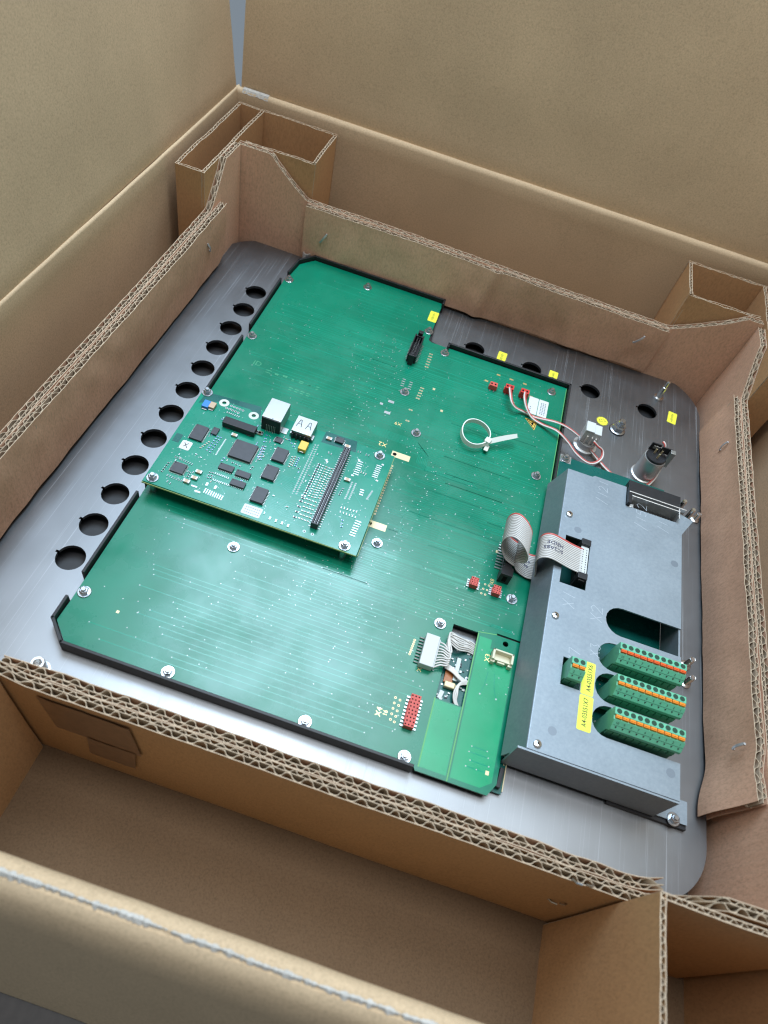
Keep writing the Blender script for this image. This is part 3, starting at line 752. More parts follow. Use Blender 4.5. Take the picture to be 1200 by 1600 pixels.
# cream connector at the right
xc, yc = at(785, 1027, 13)
mb = MB(); mb.box(xc-8.5, xc+8.5, yc-4, yc+4, ZB+.3, ZB+2.5); mb.box(xc-8.5, xc+8.5, yc+2.6, yc+4, ZB+2.5, ZB+8)
for s in (-1, 1): mb.box(xc+s*7.6-.9, xc+s*7.6+.9, yc-5, yc+4, ZB+.3, ZB+8); mb.box(xc+s*7-1.6, xc+s*7+1.6, yc-6.4, yc-4.6, ZB+.2, ZB+5)
mb.box(xc-7, xc+7, yc-4, yc-2.8, ZB+2.5, ZB+5); mb.box(xc-3, xc+3, yc-5.4, yc-3.9, ZB+.3, ZB+4)
mb.build('cream_connector', M['cream'], board, bevel=.3)
# little board and cables seen through the cut-out
sub = MB(); sub.box(296, 362.8, -64, 36, 2.0, 3.6)
ob = sub.build('lower_board', M['pcb_dark'], panel)
e = MB(); e.box(362.9, 363.5, -62, 36, 1.9, 4.4); e.box(300, 322, 36.1, 36.9, 1.9, 4.4)
for i in range(30): e.cbox(360.5+(i % 3)*.5, -58+i*3.05, .9, 1.2, 3.62, 3.9)
e.build('board_edge_strip', M['gold_pale'], ob)
bits = MB()
random.seed(5)
for i in range(70):
    x, y = random.uniform(300, 322), random.uniform(-14, 34); bits.mat(random.choice((0, 0, 1, 2))).cbox(x, y, random.uniform(.7, 2.2), random.uniform(.6, 1.6), 3.62, random.uniform(3.9, 4.9))
bits.build('surface_mount_parts', [M['tin'], M['chip'], M['silk']], ob, kind='stuff')
MB().box(304, 311, 3, 17, 3.7, 5.4).build('brown_flex_strip', M['brown'], ob, bevel=.3)
MB().box(310.5, 314, 6, 26, 3.7, 6.4).build('silver_bar', M['tin_dull'], ob, bevel=.3)
mb = MB(); mb.box(305, 313.5, -1.5, 3.5, 4, 8); mb.box(313.5, 315, -1, 3, 4.6, 7.4); mb.build('crystal', M['gold_pale'], ob, bevel=.8)
mb = MB(); mb.rbox((304.5, -8, 5), 3.4, 7, 1.6, -.2); mb.rbox((305.0, -12, 5), 2.4, 3, 1.5, -.2); mb.build('white_plug', M['white_plastic'], ob, bevel=.3)
for k in range(5):
    MB().tube(smooth_path([(302.5, 17-k*.9, 7.5), (309, 14-k*.8, 9), (316, 9.5-k*.6, 8.6), (326, 9-k*.8, 5)], 8), .75, 7).build('white_wire', M['wire_white'], ob, smooth=True)
for k in range(3):
    MB().tube(smooth_path([(325, 10-k, 6), (317-k*.4, 5-k*1.4, 9.5), (313.5+k*1.3, -3-k, 9), (315+k, -10, 7), (320+k*.8, -15, 5)], 8), .7, 7).build('white_wire', M['wire_white'], ob, smooth=True)
MB().lathe(303.5, 40, [(5.6, .2), (5.6, 4.4), (5, 5)], 20).build('spacer', M['black'], panel)

# stickers on the board
def sticker(name, poly, z, mats, parent, marks=None, label=None):
    mb = MB(); mb.prism(poly, z, z+.12)
    if marks: mb.mat(1); marks(mb, z+.15)
    return mb.build(name, mats, parent, label=label)
def tag_label(u, v, z, parent, lx=9.5, ly=19, rz=0.0, n=7):
    x, y = at(u, v, z)
    def rot(px, py): return (x+px*math.cos(rz)-py*math.sin(rz), y+px*math.sin(rz)+py*math.cos(rz))
    def marks(mb, zz):
        for i in range(n):
            yy = -ly*.32+ly*.64*i/(n-1); h = .5+.35*(i % 3)
            p = [rot(-.6-h, yy-.5), rot(.6+h*.6, yy-.5), rot(.6+h*.6, yy+.25), rot(-.6-h, yy+.25)]; mb.quadpts(*[(a, b, zz) for a, b in p])
    return sticker('yellow_label', [rot(*p) for p in rounded(-lx/2, lx/2, -ly/2, ly/2, 1, 3)], z, [M['yellow'], M['text']], parent, marks)
tag_label(677, 495, ZB+.1, board, 10, 19); tag_label(784, 558, .1, panel, 10, 18, -.05); tag_label(864, 588, .1, panel, 10, 18, -.05); tag_label(1050, 653, .1, panel, 10, 19, -.12)
x, y = at(842, 637, ZB)
for k in (0, 1):
    def mk(mb, zz, k=k):
        for i in range(8 if k else 3):
            for j in range(3 if k else 1): mb.cbox(x-7+k*11+2.2*j-2, y-9+i*(2.4 if k else 3), 1.3, 1.4, zz-.05, zz)
    sticker('white_label', rounded(x-12+k*11, x-1.6+k*11, y-13, y+13, .8, 3), ZB+.06, [M['label_white'], M['stain']], board, mk)
x, y = at(829, 662, ZB)
def esd(mb, zz):
    mb.flat([(x-5, y+4.4), (x+5.4, y+4.4), (x+4, y-6), (x-5, y+4.4)], .8, zz); mb.flat([(x-2, y+2.6), (x+3.2, y-1)], .9, zz); mb.flat([(x+2.4, y+2.6), (x+1.4, y-3)], 1.1, zz); mb.disc(x+1.6, y+1, zz, 1.4, 8)
sticker('warning_triangle', [(x-7, y+5.6), (x+6.6, y+5.6), (x+4.8, y-8)], ZB+.06, [M['tantalum'], M['text']], board, esd, 'yellow triangular electrostatic warning sticker')

# ================================================================ small processor board
ZD = 24.0
V, F = holed([(23.5, 74), (208.5, 73), (209.5, 189), (23.5, 189)], [circle(*at(350.5, 629.5, ZD), 1.9, 16), circle(*at(396.5, 649.5, ZD), 1.9, 16)], ZD-1.6, ZD)
mb = MB().add(V, F); dboard = mb.build('processor_board', M['pcb_d'], panel, label='small green processor board mounted above the main board')
e = MB(); e.box(23.4, 208.6, 72.6, 72.99, ZD-1.5, ZD-.1); e.box(209.6, 209.9, 73, 189, ZD-1.5, ZD-.1); e.build('board_edge_strip', M['pcb_edge'], dboard)
for u, v in ((324, 610), (238, 743), (594, 709), (539, 850)):
    x, y = at(u, v, ZD+3); put(NUT, 'hex_nut', (x, y, ZD), dboard, random.random())
    MB().cyl(x, y, ZB+.1, ZD-1.65, 3.2, 12).build('spacer', M['nut'], dboard)
A = lambda a, b, z=ZD: at(230+a/6, 600+b/6, z)
B = lambda a, b, z=ZD: at(400+a/5.4545, 610+b/5.4545, z)
d_pour = MB()
for poly in ([A(560, 75), A(480, 175), A(730, 165), A(960, 235), A(1060, 330), A(1075, 215)], [B(600, 350), B(555, 440), B(850, 530), B(865, 435)]):
    MB().quadpts(*[(x, y, ZD+.02) for x, y in poly]).build('bare_area', M['pcb_dark'], dboard, fix=False)
x0, y0 = A(250, 500); d_pour.quadpts(*[(x0+a, y0+b, ZD+.02) for a, b in ((0, -4), (6, -4), (6, 6), (0, 6))])
d_pour.build('bare_area', M['pcb_dark'], dboard, fix=False)
def chip(c, lx, ly, h, px=0, py=0, z=ZD, name='chip', m='chip', pitch_in=.5):
    x, y = c; mb = MB(); mb.prism([(x-lx/2, y-ly/2), (x+lx/2, y-ly/2), (x+lx/2, y+ly/2), (x-lx/2, y+ly/2)], z+.35, z+h)
    mb.mat(1)
    for i in range(px):                             # pins on the front and back sides
        xx = x-lx/2+lx*(i+.5)/px
        for s in (-1, 1): mb.cbox(xx, y+s*(ly/2+.55), lx/px*.45, 1.5, z+.04, z+.55)
    for i in range(py):
        yy = y-ly/2+ly*(i+.5)/py
        for s in (-1, 1): mb.cbox(x+s*(lx/2+.55), yy, 1.5, ly/py*.45, z+.04, z+.55)
    if lx > 5: mb.mat(2).disc(x-lx/2+1.2, y+ly/2-1.2, z+h+.02, .45, 10)
    return mb.build(name, [M[m], M['tin'], M['hole']], dboard, bevel=.15)
chip(A(487, 468), 11.5, 17, 2.2, 0, 14, name='memory_chip')
chip(A(900, 640), 20, 20, 2.6, 26, 26, name='processor_chip')
chip(A(295, 795), 11, 10.5, 1.8, 12, 12, name='controller_chip')
for a, b in ((742, 795), (898, 858), (850, 945)): chip(A(a, b), 12.6, 6.2, 2.2, 8, 0, name='logic_chip')
chip(B(205, 565), 11, 15, 3, 0, 10, name='driver_chip'); chip(B(120, 715), 11, 15, 3, 0, 10, name='driver_chip'); chip(at(220+555/3, 580+588/3, ZD), 11, 15.4, 3, 0, 10, name='driver_chip')
chip(B(192, 430), 6, 6, 1.8, 0, 4, name='logic_chip'); chip(B(712, 435), 7.4, 6, 2.4, 0, 4, name='logic_chip')
chip(A(637, 452), 5.5, 8, 2, 0, 0, name='oscillator', m='chip')
x, y = A(868, 425); mb = MB().box(x-15, x+15, y-4, y+4, ZD+1, ZD+6.5)
for s in (-1, 1): mb.box(x+s*10-2, x+s*10+2, y-4.3, y+4.3, ZD+.1, ZD+1)
mb.build('black_module', M['black'], dboard, bevel=.3)
# network jack
x0, x1, y0, y1 = 88, 106, 169, 194
mb = MB(); mb.box(x0, x1, y0+.5, y1, ZD+.4, ZD+15.5); mb.box(x0-3.2, x0, y0+8, y0+13, ZD+.2, ZD+.7); mb.box(x1, x1+5.5, y0+2, y0+9, ZD+.2, ZD+.8)
mb.mat(1).box(x0+.3, x1-.3, y0-.6, y0+.45, ZD+.3, ZD+15.1)
mb.mat(2)
for i in range(6): mb.box(x0+5+i*1.6, x0+5.5+i*1.6, y0-2.4+(i % 2)*.8, y0-.65, ZD+.2, ZD+.9); mb.box(x0+5+i*1.6, x0+5.5+i*1.6, y0-1.1, y0-.65, ZD+.6, ZD+8)
mb.mat(1).disc((x0+x1)/2+1, y0+1.4, ZD+15.53, .5, 8)
mb.build('network_jack', [M['tin'], M['black'], M['tin_dull']], dboard, bevel=.25)
# usb socket
x0, x1, y0, y1 = 115.5, 134, 170, 190
mb = MB(); mb.box(x0, x1, y0+3, y1, ZD+.3, ZD+9.4); mb.box(x0-.0, x1, y0+.6, y0+3, ZD+7.6, ZD+9.4)
for s, xx in ((-1, x0), (1, x1)): mb.box(xx-1.4 if s < 0 else xx, xx if s < 0 else xx+1.8, y0+2, y0+8, ZD+.1, ZD+3.5)
mb.mat(1).box(x0+.5, x1-.5, y0, y0+2.9, ZD+.3, ZD+7.5)
for i in range(5): mb.box(x0+1.2+i*3.8, x0+2.6+i*3.8, y0-1.2, y0, ZD+.3, ZD+6.5)
for xx in (x0+4.5, x0+13.2):
    zz = ZD+9.43; mb.flat([(xx-2.2, y0+7), (xx-.5, y1-4.5), (xx+.6, y1-4.5), (xx+2.4, y0+7)], .65, zz); mb.flat([(xx-1.6, y0+10.5), (xx+1.7, y0+10.5)], .6, zz)
mb.build('usb_socket', [M['tin'], M['black']], dboard, bevel=.2)
x, y = B(400, 500); mb = MB().box(x-3.6, x+3.6, y-5, y+5, ZD+.5, ZD+5.2); mb.mat(1); mb.box(x-2.2, x+2.2, y-5.6, y+5.6, ZD+.1, ZD+2.2); mb.build('tantalum_capacitor', [M['tantalum'], M['tin']], dboard, bevel=.4)
x, y = A(555, 205); mb = MB().box(x-3, x+3, y-4.2, y+4.2, ZD+.3, ZD+3.4); mb.mat(1).box(x-2.5, x+2.5, y-5.6, y+5.6, ZD+.05, ZD+1); mb.build('blue_capacitor', [M['blue'], M['tin']], dboard, bevel=.4)
x, y = A(612, 217); mb = MB().box(x-2.7, x+2.7, y-3.6, y+3.6, ZD+.3, ZD+3.2); mb.mat(1).box(x-2.2, x+2.2, y-4.8, y+4.8, ZD+.05, ZD+1); mb.build('ceramic_capacitor', [M['tan'], M['tin']], dboard, bevel=.4)
for c in (A(485, 832), A(443, 888), A(370, 920), A(818, 488), A(1058, 468), B(32, 372), B(622, 418), B(778, 485), B(776, 768)):
    x, y = c; mb = MB().box(x-1.7, x+1.7, y-1.5, y+1.5, ZD+.1, ZD+2); mb.mat(1)
    for s in (-1, 1): mb.box(x+s*2.1-.6, x+s*2.1+.6, y-1.55, y+1.55, ZD+.05, ZD+2.05)
    mb.build('ceramic_capacitor', [M['tan'], M['tin']], dboard)
# long two-row socket strip
xs, xe = at(541, 700, ZD+7), at(494, 818, ZD+7)
cxh = (xs[0]+xe[0])/2
mb = MB().box(cxh-3, cxh+3, xe[1]-1, xs[1]+1, ZD+.5, ZD+7.5); n = int((xs[1]-xe[1])/2.54)
for i in range(n+1):
    y = xe[1]+.5+i*2.54
    for s in (-1, 1):
        mb.mat(1).cbox(cxh+s*1.35, y, 1.15, 1.15, ZD+7.5, ZD+7.53)
        mb.mat(2).cbox(cxh+s*4.0, y, 2.0, .6, ZD+.05, ZD+.5)
        mb.mat(2).cbox(cxh+s*1.35+.75, y+.2, .3, .9, ZD+7.5, ZD+7.56)
mb.build('socket_strip', [M['chip'], M['hole'], M['tin']], dboard, bevel=.15)
# pads with rings
for u, v in ((350.5, 629.5), (396.5, 649.5)): x, y = at(u, v, ZD); MB().ring(x, y, ZD+.05, 4.6, 1.9, 24).build('mounting_pad', M['silk'], dboard, fix=False)
# stickers
x, y = A(362, 575)
sticker('white_label', rounded(x-4.6, x+4.6, y-5, y+5, 1.6, 4), ZD+.05, [M['label_white'], M['text']], dboard, lambda mb, z: (mb.flat([(x-2, y+2.5), (x+2, y-2.5)], .6, z), mb.flat([(x+1.4, y+2.6), (x-1.4, y-1.6)], .6, z)))
xq, yq = at(220+520/3, 580+655/3, ZD)
sticker('white_label', rounded(xq-8, xq+8, yq-5, yq+5, 1, 3), ZD+.05, [M['label_white'], M['stain']], dboard, lambda mb, z: [mb.cbox(xq-5.5+i*1.9, yq+2.6-j*2.6, 1.2, .8, z-.02, z) for i in range(7) for j in range(3)])
# everything too small to single out: passives, pads, traces, vias
sm = MB(); random.seed(21)
def passive(x, y, rz=0, l=1.7, w=.9, h=.6, body=1):
    lx, ly = (l, w) if rz == 0 else (w, l)
    sm.mat(body).cbox(x, y, lx*.7, ly*.9 if rz == 0 else ly*.7, ZD+.05, ZD+h)
    sm.mat(0)
    for s in (-1, 1):
        if rz == 0: sm.cbox(x+s*l*.4, y, l*.24, w, ZD+.03, ZD+h*1.03)
        else: sm.cbox(x, y+s*l*.4, w, l*.24, ZD+.03, ZD+h*1.03)
def prow(f, p0, p1, n, rz, body=1, **k):
    for i in range(n):
        t = i/max(1, n-1); passive(*f(p0[0]+(p1[0]-p0[0])*t, p0[1]+(p1[1]-p0[1])*t), rz, body=body, **k)
prow(A, (265, 685), (420, 755), 9, 1); prow(A, (200, 742), (140, 820), 5, 0); prow(A, (190, 858), (320, 910), 7, 1); prow(A, (190, 915), (215, 935), 2, 1)
prow(A, (690, 505), (590, 640), 7, 0, 3); prow(A, (660, 495), (560, 620), 7, 0, 3); prow(A, (580, 545), (500, 600), 5, 0, 2)
prow(A, (750, 268), (860, 310), 7, 1, 0); prow(A, (715, 322), (825, 355), 6, 1, 0); prow(A, (730, 365), (730, 400), 2, 0); prow(A, (750, 365), (750, 400), 2, 0)
prow(A, (1100, 590), (1050, 710), 6, 0, 1); prow(A, (1080, 600), (1040, 690), 5, 0, 3); prow(A, (720, 700), (700, 720), 2, 0, 3); prow(A, (800, 740), (870, 770), 3, 0)
prow(A, (590, 830), (570, 880), 3, 0); prow(A, (615, 835), (600, 885), 3, 0); prow(A, (640, 840), (760, 885), 8, 1, 0); prow(A, (620, 900), (760, 950), 9, 1, 0)
prow(A, (380, 820), (430, 830), 2, 1); prow(A, (1030, 555), (1020, 575), 2, 1, 3); prow(A, (990, 780), (975, 800), 2, 0); prow(A, (400, 830), (380, 870), 3, 0)
prow(B, (60, 480), (20, 590), 6, 0, 1); prow(B, (80, 480), (40, 590), 6, 0, 3); prow(B, (365, 580), (335, 645), 5, 0, 3); prow(B, (335, 570), (305, 640), 5, 0, 2); prow(B, (310, 570), (280, 650), 5, 0, 2)
prow(B, (90, 385), (70, 440), 3, 0, 3); prow(B, (285, 425), (320, 480), 3, 0, 3); prow(B, (340, 440), (335, 460), 1, 0); prow(B, (240, 400), (230, 440), 2, 1)
prow(B, (540, 632), (400, 920), 15, 0, 1, l=2.8, w=1.5); prow(B, (572, 645), (450, 900), 14, 0, 0); prow(B, (600, 655), (480, 910), 14, 0, 2); prow(B, (625, 665), (505, 915), 14, 0, 0); prow(B, (650, 672), (535, 920), 13, 0, 2)
prow(at_d := (lambda a, b: at(220+a/3, 580+b/3, ZD)), (760, 585), (722, 685), 5, 0, 1, l=2.8, w=1.5)
for k in range(4): prow(at_d, (778+k*14, 600+k*5), (742+k*14, 690+k*5), 6, 0, (0, 2)[k % 2])
prow(B, (740, 840), (710, 890), 4, 0, 1); prow(B, (620, 535), (640, 545), 2, 1); prow(B, (895, 700), (935, 715), 3, 1, 2); prow(B, (870, 525), (890, 530), 2, 1); prow(B, (940, 550), (960, 556), 2, 1)
prow(at_d, (940, 640), (1010, 660), 6, 1, 0); prow(at_d, (935, 660), (1005, 685), 6, 1, 0); prow(at_d, (945, 700), (940, 730), 3, 0, 3); prow(at_d, (605, 690), (690, 725), 4, 1, 0, l=2.6, w=1.6)
for i in range(46):
    x, y = random.uniform(34, 150), random.uniform(82, 170); passive(x, y, random.choice((0, 1)), body=random.choice((0, 1, 2, 3)))
def comb(f, p0, p1, n, l=4.4, w=1.1):
    sm.mat(0)
    for i in range(n):
        t = i/(n-1); x, y = f(p0[0]+(p1[0]-p0[0])*t, p0[1]+(p1[1]-p0[1])*t); sm.cbox(x, y, l, w, ZD+.03, ZD+.35)
comb(B, (890, 610), (850, 715), 7, 5.0, 1.0); comb(B, (1050, 645), (1010, 740), 7, 5.0, 1.0); comb(at_d, (1020, 705), (990, 770), 7, 5.0, 1.0)
comb(at_d, (300, 560), (380, 595), 9, .95, 5.0); comb(B, (905, 850), (895, 890), 3, 3.5, 1.2); comb(at_d, (250, 540), (265, 565), 2, 5, 1.6); comb(at_d, (310, 530), (350, 545), 2, 2, 3.5); comb(B, (600, 595), (605, 610), 2, 1.8, 2)
for c in (B(180, 440), B(878, 595), B(822, 725), B(1080, 635), B(1030, 770)): sm.cbox(c[0], c[1], 2.2, 1.6, ZD+.03, ZD+.3)
sm.build('surface_mount_parts', [M['tin'], M['chip'], M['tan'], M['blue']], dboard, kind='stuff', fix=False)
tr = MB(); vi = MB()
def dvia(x, y, r=.5): vi.mat(0).disc(x, y, ZD+.06, r, 8)
for r0, r1 in (((505, 465), (320, 860)), ((530, 468), (345, 880))):
    for i in range(24): t = i/23; x, y = B(r0[0]+(r1[0]-r0[0])*t, r0[1]+(r1[1]-r0[1])*t); dvia(x, y, .75); vi.mat(1).disc(x, y, ZD+.07, .35, 6)
for r0, r1, n in (((820, 785), (760, 920), 10), ((850, 795), (795, 925), 10), ((990, 860), (945, 925), 7)):
    for i in range(n): t = i/(n-1); x, y = B(r0[0]+(r1[0]-r0[0])*t, r0[1]+(r1[1]-r0[1])*t); dvia(x, y, .8); vi.mat(1).disc(x, y, ZD+.07, .38, 6)
for i in range(5):
    for j in range(2): x, y = A(790+i*27-j*45, 205+i*11+j*20); dvia(x, y, 1.2); vi.mat(1).disc(x, y, ZD+.08, .6, 10)
for u, v in ((766, 750), (804, 764)): x, y = at_d(u, v); dvia(x, y, 1.4); vi.mat(1).disc(x, y, ZD+.08, .7, 10)
x0, y0 = A(735, 520); x1, y1 = A(645, 660)
for i in range(13): dvia(x0+(x1-x0)*i/12, y0+(y1-y0)*i/12, .75)
for src, n in ((B(200, 620), 0), (B(175, 755), 9), (at(220+600/3, 580+610/3, ZD), 9)):
    for i in range(n):
        y = src[1]-6+i*1.5; xx = src[0]+2; tr.flat([(xx, y), (xx+6+i*.8, y), (xx+12+i*.8, y-3+i*.3), (xx+26, y-3+i*.3)], .34, ZD+.04)
for i in range(70):
    x, y = random.uniform(30, 200), random.uniform(80, 182); l = random.uniform(4, 16)
    d = random.choice(((1, 0), (1, 0), (0, 1), (.7, .7), (.7, -.7))); q = (x+d[0]*l, y+d[1]*l)
    if 26 < q[0] < 206 and 76 < q[1] < 186: tr.flat([(x, y), q], .34, ZD+.04); dvia(x, y, .4); dvia(*q, .4)
for i in range(14): tr.flat([(135, 112+i*2.3), (158, 112+i*2.3)], .34, ZD+.04)
for i in range(130): dvia(random.uniform(30, 205), random.uniform(78, 185), .38)
tr.build('copper_traces', M['trace_d'], dboard, kind='stuff', fix=False)
vi.build('vias', [M['tin_dull'], M['hole']], dboard, kind='stuff', fix=False)

# ================================================================ zinc cover with the terminal blocks
ZC = 42.0
base = MB().box(364, 473, -38, 276, 9, 10.6)
ib = base.build('interface_board', M['pcb_dark'], panel, label='dark green circuit board under the zinc cover')
MB().box(362.9, 363.9, -30, 275, 9.1, 10.9).build('board_edge_strip', M['vscore'], ib)
for i in range(1):
    bits = MB(); random.seed(31)
    for k in range(80): bits.cbox(random.uniform(408, 426), random.uniform(-12, 62), random.uniform(.5, 1.4), random.uniform(.5, 1.4), 10.62, 10.9)
    bits.build('surface_mount_parts', M['tin'], ib, kind='stuff')
def slot(y0, y1, xl, n=10):
    r = (y1-y0)/2; cy = (y0+y1)/2; return [(480, y1)]+[(xl+r+r*math.cos(math.radians(90+180*i/n)), cy+r*math.sin(math.radians(90+180*i/n))) for i in range(n+1)]+[(480, y0)]
XR = 474.5
outl = [(365, -41), (XR, -41)]
for y0, y1, xl in ((-14.5, 9.5, 408), (12, 36, 408), (38.5, 62.5, 408), (71, 97, 412)):
    s_ = slot(y0, y1, xl)[::-1]; s_[0] = (XR, y0); s_[-1] = (XR, y1); outl += s_
outl += [(XR, 196), (477, 201), (485, 216), (474, 220), (469, 220), (469, 208), (421, 208), (421, 231), (390, 231), (388, 229), (365, 229)]
V, F = holed(outl, [[(371, 102), (393, 102), (393, 152), (371, 152)], [(382, 14), (397, 14), (397, 37), (382, 37)]], ZC-1.4, ZC)
cov = MB().add(V, F)
cov.add([(365, -41, ZC), (365, 229, ZC), (364, 229, ZC-1), (355.5, 229, 14), (355.5, -41, 14), (364, -41, ZC-1), (365, -41, ZC-1.6), (365, 229, ZC-1.6), (357, -41, 14), (357, 229, 14)],
        [(0, 1, 2, 5), (5, 2, 3, 4), (7, 6, 8, 9), (0, 5, 4, 8, 6), (1, 7, 9, 3, 2), (4, 3, 9, 8)])
cov.box(358.5, XR, -42.6, -41.2, 5, ZC-.7)
for y0, y1 in ((-41, -14.5), (9.5, 12), (36, 38.5), (62.5, 196)): cov.box(XR-1.4, XR, y0+.1, y1-.1, 11, ZC-1.5)
cov.box(XR, 500, -41, -24, 4.2, 5.6)
cover = cov.build('zinc_cover', M['zinc'], panel, label='galvanised sheet metal cover with slots')
# rolled bend along the left fold
MB().tube([(365.2, -41, ZC-1.2), (365.2, 229, ZC-1.2)], 1.22, 14).build('bend', M['zinc'], cover, smooth=40)
MB().box(440, 500, -44, -30, .2, 3.8).build('black_foot', M['black'], panel)
SCREW = MB(); SCREW.lathe(0, 0, [(3.1, 0), (3.1, .9), (2.6, 1.8), (1.4, 2.3)], 18); SCREW.mat(1).cbox(0, 0, 2.6, .7, 2.28, 2.36).cbox(0, 0, .7, 2.6, 2.29, 2.37)
SCREW = SCREW.mesh('screw', [M['steel'], M['hole']], smooth=35)
for u, v in ((890, 803), (868, 961), (840, 1162)): x, y = at(u, v, ZC+1); put(SCREW, 'screw', (x, y, ZC), cover, random.random()*3)
for u, v in ((903, 828), (1054, 881), (863, 1142), (1048, 1208)): x, y = at(u, v, ZC); MB().disc(x, y, ZC+.02, 3.4, 11).build('weld_spot', M['stain'], cover, fix=False)
# scribed hand-writing: thin scratched strokes
sb = MB()
STROKE = {'1': [[(.3, 0), (.5, 1)]], '2': [[(.1, .8), (.4, 1), (.65, .8), (.5, .5), (.05, 0), (.6, .05)]], '5': [[(.65, 1), (.2, .95), (.12, .55), (.5, .6), (.6, .3), (.35, 0), (.05, .1)]],
          '/': [[(.05, -.15), (.55, 1.15)]], 'X': [[(.05, 0), (.65, 1)], [(.1, .95), (.6, .05)]], '7': [[(.05, .95), (.6, 1), (.25, 0)]], '3': [[(.1, .95), (.5, 1), (.35, .6), (.6, .3), (.35, 0), (.05, .1)]]}
for s_, u, v, sz in (('/121', 942, 768, 9), ('/152', 1002, 806, 9.5), ('/1', 1036, 822, 8), ('X1', 889, 936, 10), ('X2', 932, 958, 10), ('X3', 930, 1015, 8), ('X7', 897, 1024, 9)):
    x, y = at(u, v, ZC); cur = -len(s_)*.4
    for ch in s_:
        for st in STROKE[ch]:
            pts = [(x-(q-.5)*sz+random.uniform(-.2, .2), y+(cur+p_)*sz+random.uniform(-.2, .2)) for p_, q in st]
            sb.flat(pts, .30, ZC+.02)
        cur += .8
sb.build('scribed_marks', M['scribe'], cover, fix=False, kind='stuff')
# inside the window: header that takes the ribbon plug
xr, yr = 388.0, 130
h2, pins, n = box_header('pin_header', xr, yr, 34, 30, cover, 8.4, 9, False)
# terminal blocks
def terminal(x0, n, dy, lever, label):
    p = 5.1; x1 = x0+n*p+1.0
    prof = [(57.2, 20), (57.2, 55.4), (56.2, 57), (51.0, 57), (50.8, 55.2), (47.6, 55.2), (47.2, 56.6), (42.2, 50.2), (42.0, 47.5), (44.4, 43), (44.4, 20)]
    mb = MB().prof_x([(y+dy, z) for y, z in prof], x0, x1)
    mb.box(x0+.2, x1-.2, 57.2+dy, 58.2+dy, 40, 50)
    for i in range(n):                              # ribs along the lower front edge
        xx = x0+.5+p*i; mb.box(xx+.4, xx+p-.4, 43.2+dy, 44.4+dy, 38, 43)
    o = mb.build('terminal_block', M['term'], panel, bevel=.25, label=label)
    rec = MB(); txt = MB()
    for i in range(n):
        xx = x0+.5+p*(i+.5)
        rec.mat(0).ring(xx, 53.8+dy, 57.03, 2.15, 1.75, 18); rec.mat(1).lathe(xx, 53.8+dy, [(1.95, 57.04), (1.95, 57.05)], 18)
        lv = MB(); lv.box(xx-2.2, xx+2.2, 48.3+dy, 50.6+dy, 54.6, 57.4); lv.box(xx-2.2, xx+2.2, 49.0+dy, 49.4+dy, 57.6, 57.9)
        lv.build('lever', M[lever], o, bevel=.2)
        t = Vector((0, 47.2-42.2, 56.6-50.2)).normalized()
        def slope(px, q): return (xx+px, 42.2+dy+t.y*q-.12*t.z, 50.2+t.z*q+.12*t.y)
        txt.add([slope(-.75, 2.9), slope(.75, 2.9), slope(0, 1.3)], [(0, 2, 1)])
        V, F = text2d(str(n-i), 2.6); txt.add([slope(a, 5.6+b) for a, b in V], F)
        txt.add([slope(-p/2, 3.6), slope(p/2, 3.6), slope(p/2, 3.8), slope(-p/2, 3.8)], [(0, 1, 2, 3)])
    rec.build('wire_openings', [M['term'], M['term_dark']], o, fix=False)
    txt.build('numbers', M['text'], o, fix=False)
    return o
terminal(419, 10, 0, 'orange_red', 'green ten-pole terminal block with red-orange levers'); terminal(418.6, 10, -26.8, 'orange', 'green ten-pole terminal block in the middle'); terminal(418.4, 10, -53, 'orange', 'green ten-pole terminal block nearest the front')
terminal(383.6, 2, -25.5, 'orange', 'green two-pole terminal block')
# lime labels with print
def lime(y0, y1, x0, x1, s, sh):
    def marks(mb, z): put_text(mb, s, 5.2, (x0+x1)/2+sh, (y0+y1)/2+.6, z, math.pi/2, .83, .045)
    sticker('yellow_label', rounded(x0, x1, y0, y1, 1.2, 4), ZC+.03, [M['yellow_lime'], M['text']], panel, marks, 'yellow label printed '+s)
lime(12.3, 39.5, 397.6, 407.4, 'A4-03S51X6', 1.2); lime(-15.5, 11.8, 397.4, 408, 'A4-03S51X7', 0)
# edge connector with metal flange at the back end of the cover
mb = MB().box(421.5, 471, 223, 237, 11, 46); mb.box(421.5, 470, 212, 222.6, 11, 34); mb.box(421.4, 424.6, 208.5, 223, 11, 47)
mb.mat(1).box(422, 476, 221.2, 222.4, 30, 47.5); mb.box(424.5, 470, 216.5, 217.6, 20, 48); mb.box(468.8, 470, 209, 221, 20, 47.5)
mb.mat(2)
for i in range(15): mb.cbox(430+i*2.5, 211, 1.1, 2.4, 34, 37); mb.cbox(431+i*2.5, 214, .9, 2, 34, 36)
mb.mat(1).box(424.6, 429, 209.5, 213, 34, 41)
mb.build('edge_connector', [M['black'], M['brass_cyl'], M['tin']], panel, bevel=.25)
for y, x in ((231, 474), (224, 482)): MB().lathe(x, y, [(2.2, 30), (2.2, 48), (1.6, 49.5)], 14).build('jack_screw', M['steel'], panel)

